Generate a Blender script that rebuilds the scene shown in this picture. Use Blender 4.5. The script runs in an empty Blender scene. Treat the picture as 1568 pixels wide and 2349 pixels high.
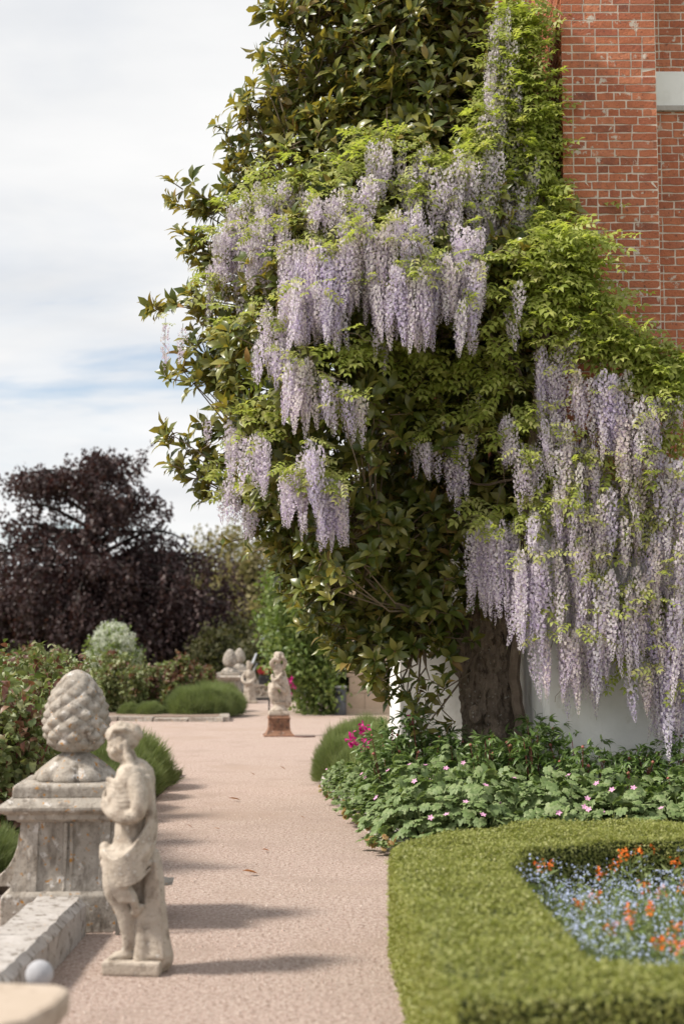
import bpy, bmesh, math, random
import numpy as np
from mathutils import Vector, Matrix

random.seed(7)
rng = np.random.default_rng(7)
R = math.radians
SC = bpy.context.scene
COL = SC.collection

# ------------------------------------------------------------------ camera
F_PX, CX, CY, HOR = 3262.0, 784.0, 1174.5, 1476.0     # photo scale used for layout
EYE = 1.6
PITCH = math.atan((HOR - CY) / F_PX)
cam_d = bpy.data.cameras.new('camera')
cam = bpy.data.objects.new('camera', cam_d); COL.objects.link(cam)
cam.location = (0, 0, EYE)
cam.rotation_euler = (math.pi/2 + PITCH, 0, 0)
cam_d.sensor_fit = 'VERTICAL'; cam_d.sensor_height = 36.0; cam_d.sensor_width = 24.0
cam_d.lens = F_PX / 2349.0 * 36.0
cam_d.clip_start = 0.1; cam_d.clip_end = 6000
cam_d.dof.use_dof = True; cam_d.dof.focus_distance = 11.9; cam_d.dof.aperture_fstop = 1.7
SC.camera = cam

def A(px, py, Y):
    """world point on the plane y = Y that a photo position shows"""
    dx, dz = (px-CX)/F_PX, -(py-CY)/F_PX
    c, s = math.cos(PITCH), math.sin(PITCH)
    d = (dx, c - s*dz, s + c*dz)
    t = Y/d[1]
    return np.array((d[0]*t, Y, EYE + d[2]*t))
def G(px, py, z=0.0):
    dx, dz = (px-CX)/F_PX, -(py-CY)/F_PX
    c, s = math.cos(PITCH), math.sin(PITCH)
    d = (dx, c - s*dz, s + c*dz)
    t = (z-EYE)/d[2]
    return np.array((d[0]*t, d[1]*t, z))

# ------------------------------------------------------------------ sky and sun
SUN_AZ, SUN_EL = R(12), R(47)           # light travels towards +X and a little +Y
sun_to = Vector((-math.cos(SUN_AZ)*math.cos(SUN_EL), -math.sin(SUN_AZ)*math.cos(SUN_EL), math.sin(SUN_EL)))
w = bpy.data.worlds.new('World'); SC.world = w; w.use_nodes = True
nt = w.node_tree; nt.nodes.clear()
def N(nt, t, **kw):
    n = nt.nodes.new(t)
    for k, v in kw.items():
        if k == 'i':
            for kk, vv in v.items(): n.inputs[kk].default_value = vv
        else: setattr(n, k, v)
    return n
def ramp(n, stops):
    cr = n.color_ramp
    while len(cr.elements) > 1: cr.elements.remove(cr.elements[0])
    cr.elements[0].position = stops[0][0]; cr.elements[0].color = (*stops[0][1], 1)
    for p, c in stops[1:]:
        e = cr.elements.new(p); e.color = (*c, 1)
    return n
out = N(nt, 'ShaderNodeOutputWorld'); bg = N(nt, 'ShaderNodeBackground', i={'Strength': 0.1})
sky = N(nt, 'ShaderNodeTexSky', sky_type='NISHITA', sun_disc=False, sun_elevation=SUN_EL,
        sun_rotation=math.atan2(sun_to.x, sun_to.y), air_density=1.0, dust_density=1.0)
tc = N(nt, 'ShaderNodeTexCoord')
sep = N(nt, 'ShaderNodeSeparateXYZ'); nt.links.new(tc.outputs['Generated'], sep.inputs[0])
zz = N(nt, 'ShaderNodeMath', operation='MAXIMUM', i={1: 0.0}); nt.links.new(sep.outputs['Z'], zz.inputs[0])
za = N(nt, 'ShaderNodeMath', operation='ADD', i={1: 0.16}); nt.links.new(zz.outputs[0], za.inputs[0])
dv = N(nt, 'ShaderNodeVectorMath', operation='DIVIDE')
nt.links.new(tc.outputs['Generated'], dv.inputs[0]); nt.links.new(za.outputs[0], dv.inputs[1])
mp = N(nt, 'ShaderNodeMapping'); mp.inputs['Location'].default_value = (12.7, 20.3, 0); mp.inputs['Scale'].default_value = (0.55, 0.95, 0)
nt.links.new(dv.outputs[0], mp.inputs[0])
n1 = N(nt, 'ShaderNodeTexNoise', i={'Scale': 1.3, 'Detail': 9, 'Roughness': 0.55, 'Distortion': 0.35}); nt.links.new(mp.outputs[0], n1.inputs['Vector'])
cov = ramp(N(nt, 'ShaderNodeValToRGB'), [(0.36, (0.25,)*3), (0.44, (0.86,)*3), (0.53, (1,)*3)]); nt.links.new(n1.outputs['Fac'], cov.inputs[0])
n2 = N(nt, 'ShaderNodeTexNoise', i={'Scale': 2.6, 'Detail': 6, 'Roughness': 0.5}); nt.links.new(mp.outputs[0], n2.inputs['Vector'])
ccol = ramp(N(nt, 'ShaderNodeValToRGB'), [(0.3, (5.1, 5.2, 5.35)), (0.5, (5.9, 5.92, 5.95)), (0.7, (6.5, 6.46, 6.4))]); nt.links.new(n2.outputs['Fac'], ccol.inputs[0])
sk2 = N(nt, 'ShaderNodeMix', data_type='RGBA', blend_type='MULTIPLY', i={0: 1.0}); sk2.inputs[7].default_value = (1.0, 1.0, 1.0, 1)
nt.links.new(sky.outputs[0], sk2.inputs[6])
mx = N(nt, 'ShaderNodeMix', data_type='RGBA')
nt.links.new(cov.outputs[0], mx.inputs[0]); nt.links.new(sk2.outputs[2], mx.inputs[6]); nt.links.new(ccol.outputs[0], mx.inputs[7])
nt.links.new(mx.outputs[2], bg.inputs[0]); nt.links.new(bg.outputs[0], out.inputs[0])

sd = bpy.data.lights.new('sun', 'SUN'); sd.energy = 3.6; sd.angle = R(8); sd.color = (1.0, 0.93, 0.83)
so = bpy.data.objects.new('sun', sd); COL.objects.link(so)
so.rotation_euler = sun_to.to_track_quat('Z', 'Y').to_euler(); so.location = (-20, -10, 30)
SC.view_settings.view_transform = 'Standard'; SC.view_settings.look = 'None'
SC.view_settings.exposure = 0.66; SC.view_settings.gamma = 1.0; SC.view_settings.use_curve_mapping = False
SC.render.engine = 'CYCLES'
SC.cycles.use_denoising = True
SC.cycles.max_bounces = 6; SC.cycles.diffuse_bounces = 3; SC.cycles.transmission_bounces = 4; SC.cycles.transparent_max_bounces = 4
SC.cycles.sample_clamp_indirect = 6

ORD = 'first second third fourth fifth sixth seventh eighth ninth tenth eleventh twelfth thirteenth fourteenth fifteenth sixteenth'.split()
# ------------------------------------------------------------------ object helpers
def tag(o, label=None, cat=None, group=None, kind=None):
    if label: o['label'] = label
    if cat: o['category'] = cat
    if group: o['group'] = group
    if kind: o['kind'] = kind
    return o
def empty(name, loc=(0, 0, 0), rz=0, label=None, cat=None, group=None):
    o = bpy.data.objects.new(name, None); COL.objects.link(o)
    o.location = tuple(float(v) for v in loc); o.rotation_euler = (0, 0, rz); o.empty_display_size = 0.1
    return tag(o, label, cat, group)
def link(name, me, parent=None, loc=None, rot=None, sc=None):
    o = bpy.data.objects.new(name, me); COL.objects.link(o)
    if parent is not None: o.parent = parent
    if loc is not None: o.location = tuple(float(v) for v in loc)
    if rot is not None: o.rotation_euler = rot
    if sc is not None: o.scale = (sc,)*3 if np.isscalar(sc) else tuple(sc)
    return o
def copy_tree(o, parent=None):
    c = o.copy(); COL.objects.link(c)
    if parent is not None: c.parent = parent
    for ch in list(o.children): copy_tree(ch, c)
    return c
def mesh(name, V, F, mats, midx=None, smooth=False):
    V = np.asarray(V, dtype=np.float32); me = bpy.data.meshes.new(name)
    if isinstance(F, np.ndarray):
        k = F.shape[1]; nF = len(F)
        me.vertices.add(len(V)); me.vertices.foreach_set('co', V.ravel())
        me.loops.add(nF*k); me.loops.foreach_set('vertex_index', F.astype(np.int32).ravel())
        me.polygons.add(nF); me.polygons.foreach_set('loop_start', np.arange(0, nF*k, k, dtype=np.int32))
    else:
        me.from_pydata(V.tolist(), [], F)
    for m in (mats if isinstance(mats, (list, tuple)) else [mats]): me.materials.append(m)
    if midx is not None: me.polygons.foreach_set('material_index', np.asarray(midx, dtype=np.int32))
    if smooth: me.polygons.foreach_set('use_smooth', np.ones(len(me.polygons), dtype=bool))
    me.update(calc_edges=True)
    return me

class MB:
    """collects verts and n-gons into one mesh"""
    def __init__(s): s.v = []; s.f = []; s.m = []
    def add(s, V, F, mi=0):
        b = len(s.v); s.v.extend([tuple(map(float, p)) for p in V])
        for f in F: s.f.append(tuple(int(i)+b for i in f)); s.m.append(mi)
        return s
    def box(s, lo, hi, mi=0):
        x0, y0, z0 = lo; x1, y1, z1 = hi
        return s.add([(x0,y0,z0),(x1,y0,z0),(x1,y1,z0),(x0,y1,z0),(x0,y0,z1),(x1,y0,z1),(x1,y1,z1),(x0,y1,z1)],
              [(0,3,2,1),(4,5,6,7),(0,1,5,4),(1,2,6,5),(2,3,7,6),(3,0,4,7)], mi)
    def tube(s, pts, rad, n=8, cap=True, mi=0, wob=0.0):
        pts = [np.asarray(p, float) for p in pts]; V = []; F = []
        rad = [rad]*len(pts) if np.isscalar(rad) else rad
        u = None
        for i, p in enumerate(pts):
            d = pts[min(i+1, len(pts)-1)] - pts[max(i-1, 0)]; d = d/(np.linalg.norm(d)+1e-9)
            if u is None:
                u = np.cross(d, (0.13, 0.9, 0.31)); 
            u = u - d*np.dot(u, d); u /= np.linalg.norm(u)+1e-9; v = np.cross(d, u)
            for k in range(n):
                a = 2*math.pi*k/n; rr = rad[i]*(1 + (random.uniform(-wob, wob) if wob else 0))
                V.append(p + rr*(math.cos(a)*u + math.sin(a)*v))
        for i in range(len(pts)-1):
            for k in range(n):
                F.append((i*n+k, i*n+(k+1) % n, (i+1)*n+(k+1) % n, (i+1)*n+k))
        if cap: F.append(tuple(range(n-1, -1, -1))); F.append(tuple((len(pts)-1)*n+k for k in range(n)))
        return s.add(V, F, mi)
    def lathe(s, prof, n=24, c=(0, 0, 0), mi=0, lobes=None):
        V = []; F = []
        for i, (r, z) in enumerate(prof):
            for k in range(n):
                a = 2*math.pi*k/n; rr = r*(1 + (lobes(i, a) if lobes else 0))
                V.append((c[0]+rr*math.cos(a), c[1]+rr*math.sin(a), c[2]+z))
        for i in range(len(prof)-1):
            for k in range(n): F.append((i*n+k, i*n+(k+1) % n, (i+1)*n+(k+1) % n, (i+1)*n+k))
        F.append(tuple(range(n-1, -1, -1))); F.append(tuple((len(prof)-1)*n+k for k in range(n)))
        return s.add(V, F, mi)
    def square(s, prof, c=(0, 0, 0), asp=1.0, mi=0):
        """moulding with a square plan: list of (half width, z)"""
        V = []; F = []
        for r, z in prof:
            for sx, sy in ((-1,-1), (1,-1), (1,1), (-1,1)): V.append((c[0]+sx*r, c[1]+sy*r*asp, c[2]+z))
        for i in range(len(prof)-1):
            for k in range(4): F.append((i*4+k, i*4+(k+1) % 4, (i+1)*4+(k+1) % 4, (i+1)*4+k))
        F.append((3,2,1,0)); m = (len(prof)-1)*4; F.append((m, m+1, m+2, m+3))
        return s.add(V, F, mi)
    def prism(s, poly, z0, z1, mi=0):
        n = len(poly)
        V = [(x, y, z0) for x, y in poly] + [(x, y, z1) for x, y in poly]
        F = [tuple(range(n-1, -1, -1)), tuple(range(n, 2*n))] + [(i, (i+1) % n, n+(i+1) % n, n+i) for i in range(n)]
        return s.add(V, F, mi)
    def mesh(s, name, mats, smooth=False):
        return mesh(name, s.v, s.f, mats, s.m, smooth)
    def build(s, name, mats, parent=None, smooth=False, bevel=0.0, loc=None, rot=None):
        me = s.mesh(name, mats, smooth)
        if bevel:
            bm = bmesh.new(); bm.from_mesh(me)
            ed = [e for e in bm.edges if len(e.link_faces) == 2 and e.calc_face_angle(0) > 0.6]
            bmesh.ops.bevel(bm, geom=ed, offset=bevel, segments=2, affect='EDGES', profile=0.6)
            bm.to_mesh(me); bm.free(); me.update()
        return link(name, me, parent, loc, rot)

# ------------------------------------------------------------------ leaf scattering
def unit(a):
    a = np.asarray(a, float); return a/(np.linalg.norm(a, axis=-1, keepdims=True)+1e-9)
def leaf_t(W=0.34, n=4, curl=0.18, fold=0.25, ex=0.75, z0=0.0):
    """a leaf of length 1 along +y, its normal +z; only quads"""
    V = []; F = []
    for i in range(n+1):
        t = i/n; q = (t**ex)
        wv = W*0.5*(math.sin(math.pi*q)**0.8 if 0 < t < 1 else 0.0) + 0.008
        z = z0 + 0.12*math.sin(math.pi*t*0.9) - curl*t*t
        V += [(-wv, t, z+fold*wv), (0, t, z), (wv, t, z+fold*wv)]
    for i in range(n):
        a = i*3
        F += [(a, a+1, a+4, a+3), (a+1, a+2, a+5, a+4)]
    return np.array(V, float), np.array(F)
LEAF4 = leaf_t(0.36, 4)
LEAF2 = leaf_t(0.42, 2, 0.15, 0.3)
LANCE = leaf_t(0.24, 3, 0.25, 0.3)
RHOMB = (np.array([(0,0,0), (0.3,0.5,0.05), (0,1,-0.05), (-0.3,0.5,0.05)], float), np.array([(0,1,2,3)]))
OVAL = (np.array([(-0.18,0.05,0), (0.18,0.05,0), (0.3,0.55,0.06), (-0.3,0.55,0.06), (0.08,1,-.04), (-0.08,1,-.04)], float), np.array([(0,1,2,3), (3,2,4,5)]))
BLADE = (np.array([(-0.5,0,0), (0.5,0,0), (0.3,0.6,0.0), (-0.3,0.6,0.0), (0.05,1,0), (-0.05,1,0)], float), np.array([(0,1,2,3), (3,2,4,5)]))
def join_t(parts):
    V = []; F = []; b = 0
    for v, f in parts: V.append(v); F.append(f+b); b += len(v)
    return np.vstack(V), np.vstack(F)
def xf(T, M, o=(0, 0, 0), s=1.0): return (T[0]*s) @ np.asarray(M).T + np.asarray(o), T[1]
def basis(ax, nr):
    y = unit(ax); x = unit(np.cross(y, nr)); z = np.cross(x, y)
    return np.stack([x, y, z], axis=-1)
def scatter(T, O, AX, NR, S):
    """copies of template T: origins, leaf axes, normals, sizes -> one V, F"""
    O = np.asarray(O, float); n = len(O); B = basis(AX, NR)
    S = np.asarray(S, float)
    if S.ndim == 1: S = np.repeat(S[:, None], 3, 1)
    tv = T[0][None]*S[:, None, :]
    V = np.einsum('nij,nkj->nki', B, tv) + O[:, None, :]
    F = T[1][None] + (np.arange(n)*len(T[0]))[:, None, None]
    return V.reshape(-1, 3), F.reshape(-1, T[1].shape[1])
def rdir(n, up=0.0):
    d = rng.normal(size=(n, 3)); d[:, 2] += up; return unit(d)
def cat(*VF):
    V = []; F = []; b = 0
    for v, f in VF: V.append(v); F.append(f+b); b += len(v)
    return np.vstack(V), np.vstack(F)

# ------------------------------------------------------------------ materials
def newmat(name):
    m = bpy.data.materials.new(name); m.use_nodes = True; nt = m.node_tree; nt.nodes.clear()
    o = N(nt, 'ShaderNodeOutputMaterial'); b = N(nt, 'ShaderNodeBsdfPrincipled'); nt.links.new(b.outputs[0], o.inputs[0])
    return m, nt, b, o
def leafmat(name, cols, rough=0.5, spec=0.4, trans=0.25, back=None, tcol=None, tint=None):
    m, nt, b, o = newmat(name)
    ge = N(nt, 'ShaderNodeNewGeometry'); oi = N(nt, 'ShaderNodeObjectInfo')
    ad = N(nt, 'ShaderNodeMath', operation='ADD'); fr = N(nt, 'ShaderNodeMath', operation='FRACT')
    nt.links.new(ge.outputs['Random Per Island'], ad.inputs[0]); nt.links.new(oi.outputs['Random'], ad.inputs[1]); nt.links.new(ad.outputs[0], fr.inputs[0])
    rp = ramp(N(nt, 'ShaderNodeValToRGB'), [(i/max(1, len(cols)-1), c) for i, c in enumerate(cols)]); nt.links.new(fr.outputs[0], rp.inputs[0])
    src = rp.outputs[0]
    if tint:
        tr_ = ramp(N(nt, 'ShaderNodeValToRGB'), [(i/(len(tint)-1), c) for i, c in enumerate(tint)]); nt.links.new(oi.outputs['Random'], tr_.inputs[0])
        mt = N(nt, 'ShaderNodeMix', data_type='RGBA', blend_type='MULTIPLY', i={0: 1.0}); nt.links.new(src, mt.inputs[6]); nt.links.new(tr_.outputs[0], mt.inputs[7]); src = mt.outputs[2]
    if back:
        mxb = N(nt, 'ShaderNodeMix', data_type='RGBA'); mxb.inputs[7].default_value = (*back, 1)
        nt.links.new(ge.outputs['Backfacing'], mxb.inputs[0]); nt.links.new(src, mxb.inputs[6]); src = mxb.outputs[2]
    nt.links.new(src, b.inputs['Base Color']); b.inputs['Roughness'].default_value = rough
    b.inputs['Specular IOR Level'].default_value = spec
    if trans:
        tr = N(nt, 'ShaderNodeBsdfTranslucent'); mu = N(nt, 'ShaderNodeMix', data_type='RGBA', blend_type='MULTIPLY', i={0: 1.0})
        mu.inputs[7].default_value = (*(tcol or (1.5, 1.6, 0.8)), 1); nt.links.new(src, mu.inputs[6]); nt.links.new(mu.outputs[2], tr.inputs[0])
        ms = N(nt, 'ShaderNodeMixShader', i={0: trans}); nt.links.new(b.outputs[0], ms.inputs[1]); nt.links.new(tr.outputs[0], ms.inputs[2]); nt.links.new(ms.outputs[0], o.inputs[0])
    return m
def noisy(name, layers, rough=0.85, bump=None, spec=0.25, coord='Object', base=None, metal=0.0, islands=None):
    """layers: list of (scale, detail, lo, hi, colour): colour mixed in where noise rises from lo to hi"""
    m, nt, b, o = newmat(name); tc = N(nt, 'ShaderNodeTexCoord'); co = tc.outputs[coord]
    if islands:
        ge = N(nt, 'ShaderNodeNewGeometry'); oi = N(nt, 'ShaderNodeObjectInfo')
        ad = N(nt, 'ShaderNodeMath', operation='ADD'); fr = N(nt, 'ShaderNodeMath', operation='FRACT')
        nt.links.new(ge.outputs['Random Per Island'], ad.inputs[0]); nt.links.new(oi.outputs['Random'], ad.inputs[1]); nt.links.new(ad.outputs[0], fr.inputs[0])
        rp = ramp(N(nt, 'ShaderNodeValToRGB'), [(i/(len(islands)-1), c) for i, c in enumerate(islands)]); nt.links.new(fr.outputs[0], rp.inputs[0]); cur = rp.outputs[0]
        sh = N(nt, 'ShaderNodeVectorMath', operation='SCALE'); sh.inputs[0].default_value = (37., 19., 11.); nt.links.new(oi.outputs['Random'], sh.inputs['Scale'])
        av = N(nt, 'ShaderNodeVectorMath', operation='ADD'); nt.links.new(co, av.inputs[0]); nt.links.new(sh.outputs[0], av.inputs[1]); co = av.outputs[0]
    else:
        rgb = N(nt, 'ShaderNodeRGB'); rgb.outputs[0].default_value = (*base, 1); cur = rgb.outputs[0]
    for sc_, det, lo, hi, c in layers:
        src_ = co
        if isinstance(sc_, tuple):
            mpn = N(nt, 'ShaderNodeMapping'); mpn.inputs['Scale'].default_value = sc_; nt.links.new(co, mpn.inputs[0]); src_ = mpn.outputs[0]; sc_ = 1.0
        nz = N(nt, 'ShaderNodeTexNoise', i={'Scale': sc_, 'Detail': det, 'Roughness': 0.6}); nt.links.new(src_, nz.inputs['Vector'])
        mr = N(nt, 'ShaderNodeMapRange', i={1: lo, 2: hi}); nt.links.new(nz.outputs['Fac'], mr.inputs[0])
        mi = N(nt, 'ShaderNodeMix', data_type='RGBA'); mi.inputs[7].default_value = (*c, 1)
        nt.links.new(mr.outputs[0], mi.inputs[0]); nt.links.new(cur, mi.inputs[6]); cur = mi.outputs[2]
    nt.links.new(cur, b.inputs['Base Color']); b.inputs['Roughness'].default_value = rough
    b.inputs['Specular IOR Level'].default_value = spec; b.inputs['Metallic'].default_value = metal
    if bump:
        sc_, st, dist = bump
        nz = N(nt, 'ShaderNodeTexNoise', i={'Scale': sc_, 'Detail': 6, 'Roughness': 0.65}); nt.links.new(co, nz.inputs['Vector'])
        bp = N(nt, 'ShaderNodeBump', i={'Strength': st, 'Distance': dist}); nt.links.new(nz.outputs['Fac'], bp.inputs['Height']); nt.links.new(bp.outputs[0], b.inputs['Normal'])
    return m

M = {}
M['gravel'] = noisy('gravel', [(0.6, 3, .35, .7, (.47,.36,.315)), (38, 4, .50, .60, (.26,.18,.145)), (70, 3, .55, .65, (.68,.60,.53)), (1.6, 6, .52, .75, (.37,.285,.24)), (.5, 5, .55, .7, (.40,.305,.25))], 0.95, (55, 1.0, .02), base=(.46,.36,.31), spec=.1)
M['pebble'] = noisy('pebble', [(20, 2, .4, .7, (.40,.31,.27))], .9, islands=[(.26,.17,.145), (.48,.37,.32), (.40,.30,.26), (.62,.53,.47)])
M['soil'] = noisy('soil', [(3, 5, .4, .7, (.13,.095,.07)), (40, 3, .5, .7, (.05,.035,.025))], 0.95, (30, .8, .03), base=(.085,.06,.045))
M['drysoil'] = noisy('dry_soil', [(3, 5, .4, .7, (.24,.18,.14)), (40, 3, .5, .7, (.14,.1,.08))], 0.95, (30, .8, .03), base=(.28,.21,.17))
M['meadow'] = noisy('meadow', [(.02, 4, .4, .6, (.20,.22,.085)), (.3, 4, .45, .7, (.07,.10,.03))], 0.95, base=(.11,.14,.05))
M['stone'] = noisy('weathered_stone', [(7, 7, .46, .62, (.44,.40,.355)), ((17, 17, 6), 8, .50, .68, (.17,.145,.12)), (13, 5, .60, .66, (.56,.53,.50)), (27, 3, .63, .69, (.42,.21,.055)), (48, 5, .55, .7, (.20,.175,.15))], .92, (26, .9, .016), base=(.34,.305,.265), spec=.08)
M['stone_top'] = noisy('pale_worn_stone', [(6, 6, .45, .7, (.50,.47,.45)), (22, 7, .53, .65, (.19,.165,.14)), (30, 3, .68, .75, (.42,.24,.08))], .9, (30, .8, .012), base=(.41,.38,.355), spec=.08)
M['statue'] = noisy('statue_stone', [(6, 6, .42, .66, (.52,.455,.385)), (15, 8, .50, .66, (.25,.205,.165)), (30, 4, .62, .71, (.60,.56,.51)), (45, 5, .6, .72, (.18,.15,.12))], .9, (34, .7, .010), base=(.42,.365,.305), spec=.08)
M['buff'] = noisy('buff_stone', [(4, 6, .4, .7, (.60,.48,.36)), (14, 5, .55, .7, (.42,.32,.23))], .85, (40, .4, .006), base=(.55,.43,.32))
M['benchstone'] = noisy('bench_stone', [(3, 5, .4, .7, (.48,.40,.33)), (10, 6, .55, .7, (.30,.235,.18))], .85, (40, .4, .006), base=(.43,.355,.285), spec=.08)
M['terracotta'] = noisy('terracotta', [(10, 6, .4, .65, (.24,.125,.08)), (16, 6, .5, .66, (.09,.06,.048)), (26, 4, .6, .70, (.40,.31,.25))], .85, (30, .7, .012), base=(.25,.14,.09))
M['white'] = noisy('white_render', [(2.5, 6, .5, .8, (.68,.67,.64)), ((5, 5, .5), 7, .5, .78, (.70,.685,.65)), (7, 7, .62, .76, (.60,.57,.51)), ((30, 30, 3), 5, .66, .76, (.62,.60,.55))], .85, (18, .35, .015), base=(.79,.78,.76))
M['paint'] = noisy('white_paint', [(6, 4, .5, .8, (.7,.7,.68))], .5, base=(.8,.8,.79))
M['brick'] = noisy('red_brick', [(16, 5, .45, .70, (.42,.145,.08)), (30, 5, .58, .70, (.15,.065,.05)), (9, 6, .60, .65, (.58,.50,.43)), ((14, 14, 1.2), 5, .6, .75, (.27,.12,.085)), (60, 3, .6, .75, (.50,.19,.11))], .9, (55, .9, .012),
                   islands=[(.47,.165,.09), (.52,.19,.10), (.40,.13,.07), (.50,.18,.095), (.34,.11,.07), (.55,.22,.125), (.46,.16,.085), (.22,.085,.06)])
M['mortar'] = noisy('mortar', [(20, 4, .5, .75, (.52,.44,.37)), (70, 3, .5, .7, (.72,.65,.58))], .95, (80, .5, .005), base=(.66,.57,.49))
M['glass'] = noisy('window_glass', [(2, 2, .4, .6, (.03,.035,.04))], .06, base=(.02,.025,.03), spec=.6)
M['bark'] = noisy('bark', [((14, 14, 4), 7, .42, .60, (.29,.225,.17)), ((26, 26, 7), 6, .52, .64, (.075,.055,.04)), (30, 4, .62, .70, (.45,.42,.37))], .95, (15, 1.0, .05), base=(.19,.145,.11))
M['twig'] = noisy('twig', [(12, 4, .4, .7, (.17,.13,.09))], .9, base=(.22,.17,.12))
M['vine'] = noisy('vine', [(12, 4, .4, .7, (.22,.17,.13))], .9, base=(.14,.105,.08))
M['darkbark'] = noisy('dark_bark', [(3, 4, .4, .7, (.05,.04,.035))], .95, base=(.03,.024,.022))
M['metal'] = noisy('galvanised_metal', [(9, 4, .4, .7, (.30,.31,.30))], .5, base=(.42,.43,.42), metal=.4)
M['iron'] = noisy('dark_iron', [(9, 4, .4, .7, (.05,.05,.05))], .55, base=(.025,.025,.027))
M['binmetal'] = noisy('bin_metal', [(4, 4, .4, .7, (.085,.088,.095))], .45, base=(.11,.115,.125), metal=.3)
M['binrim'] = noisy('bin_rim', [(4, 4, .4, .7, (.5,.52,.52))], .4, base=(.55,.57,.57))
M['ballgrey'] = noisy('grey_ball', [(14, 5, .4, .7, (.30,.30,.32))], .7, base=(.42,.42,.44))
# foliage
M['magnolia'] = leafmat('magnolia_leaf', [(.045,.07,.014), (.13,.156,.032), (.085,.115,.023), (.22,.222,.054), (.058,.084,.017), (.33,.305,.095), (.15,.172,.036)], .31, .55, .30, back=(.22,.19,.062), tcol=(1.8, 1.7, .6))
M['magnolia_old'] = leafmat('magnolia_old_leaf', [(.30,.17,.05), (.26,.20,.06), (.20,.12,.04)], .4, .4, .2)
M['wleaf'] = leafmat('wisteria_leaf', [(.21,.265,.05), (.35,.385,.095), (.28,.33,.07), (.44,.45,.15), (.31,.355,.08)], .5, .3, .42)
M['wleafpale'] = leafmat('wisteria_young_leaf', [(.34,.36,.12), (.42,.40,.17), (.30,.35,.10)], .5, .3, .38)
M['lilac'] = leafmat('lilac_petal', [(.83,.79,.83), (.91,.89,.89), (.86,.83,.86), (.93,.91,.90), (.76,.71,.79), (.89,.87,.88), (.93,.90,.84)], .7, .15, .45, tcol=(1.0, .97, 1.08), tint=[(1, .97, .88), (1, 1, 1), (.88, .84, .97), (1, .98, .95), (.93, .87, .80), (.94, .92, 1)])
M['violet'] = leafmat('violet_petal', [(.57,.50,.66), (.73,.67,.78), (.65,.58,.72), (.81,.77,.84)], .7, .15, .45, tcol=(1.0, .93, 1.08), tint=[(1, .97, .88), (1, 1, 1), (.88, .84, .97), (1, .98, .95), (.93, .87, .80), (.94, .92, 1)])
M['stalk'] = leafmat('flower_stalk', [(.22,.24,.09), (.28,.24,.12)], .6, .2, .1)
M['beech'] = leafmat('copper_beech_leaf', [(.032,.018,.019), (.05,.028,.029), (.038,.022,.022), (.085,.052,.05), (.042,.025,.026)], .55, .3, .12, tcol=(2.2, 1.0, .8))
M['olive'] = leafmat('olive_leaf', [(.16,.14,.065), (.23,.19,.10), (.18,.17,.08), (.27,.20,.12)], .7, .2, .25)
M['dkgreen'] = leafmat('dark_leaf', [(.05,.055,.022), (.08,.08,.034), (.11,.095,.045), (.065,.065,.028)], .6, .3, .2)
M['shrub'] = leafmat('shrub_leaf', [(.10,.15,.035), (.17,.225,.06), (.22,.26,.09), (.13,.19,.045), (.07,.11,.028)], .45, .4, .25)
M['rose'] = leafmat('rose_leaf', [(.10,.14,.045), (.165,.20,.07), (.22,.24,.105), (.13,.165,.05), (.28,.275,.14)], .45, .4, .2)
M['rosered'] = leafmat('rose_young_leaf', [(.15,.065,.05), (.21,.12,.07), (.12,.055,.045), (.22,.19,.09)], .45, .4, .25, tcol=(1.6, 1.2, .9))
M['lavender'] = leafmat('lavender_blade', [(.13,.17,.065), (.20,.24,.10), (.16,.205,.08), (.26,.29,.15)], .7, .2, .25)
M['box'] = leafmat('box_leaf', [(.21,.235,.055), (.28,.29,.085), (.245,.265,.07), (.34,.335,.13), (.165,.195,.042)], .5, .35, .25)
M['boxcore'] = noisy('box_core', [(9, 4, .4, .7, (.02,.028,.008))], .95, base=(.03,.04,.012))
M['geranium'] = leafmat('geranium_leaf', [(.14,.205,.075), (.20,.275,.11), (.27,.325,.155), (.165,.235,.085), (.11,.165,.055)], .55, .35, .25)
M['yellowleaf'] = leafmat('withered_leaf', [(.36,.25,.09), (.30,.16,.07), (.42,.33,.16)], .7, .2, .25)
M['peony'] = leafmat('peony_leaf', [(.085,.15,.045), (.13,.20,.06), (.17,.24,.08), (.11,.17,.05)], .4, .45, .22)
M['redstem'] = noisy('red_stem', [(20, 2, .4, .7, (.20,.08,.06))], .6, base=(.16,.05,.045))
M['bud'] = noisy('peony_bud', [(40, 3, .4, .7, (.30,.16,.10))], .5, base=(.34,.10,.09))
M['pink'] = leafmat('pink_petal', [(.72,.36,.56), (.80,.48,.66), (.66,.28,.52)], .6, .2, .25, tcol=(1, .9, 1))
M['magenta'] = leafmat('magenta_petal', [(.50,.015,.20), (.60,.03,.28), (.42,.01,.16)], .6, .2, .25, tcol=(1, .9, 1))
M['blue'] = leafmat('blue_petal', [(.50,.60,.86), (.58,.66,.88), (.44,.52,.80), (.66,.70,.88)], .7, .15, .25, tcol=(1, 1, 1))
M['orange'] = leafmat('orange_petal', [(.75,.16,.02), (.80,.25,.03), (.70,.09,.02), (.85,.32,.05)], .6, .2, .25, tcol=(1, 1, 1))
M['fstem'] = leafmat('pale_stem', [(.17,.22,.085), (.25,.29,.13), (.13,.18,.065)], .7, .2, .25)
M['whiteflower'] = leafmat('white_blossom', [(.62,.66,.54), (.72,.74,.66), (.50,.56,.40)], .7, .15, .25, tcol=(1, 1, .9))
M['dryleaf'] = leafmat('dry_leaf', [(.34,.13,.035), (.28,.10,.03), (.40,.19,.06)], .6, .2, .1)
M['hose'] = noisy('brown_cable', [(9, 3, .4, .7, (.12,.06,.05))], .6, base=(.15,.08,.065))
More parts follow.
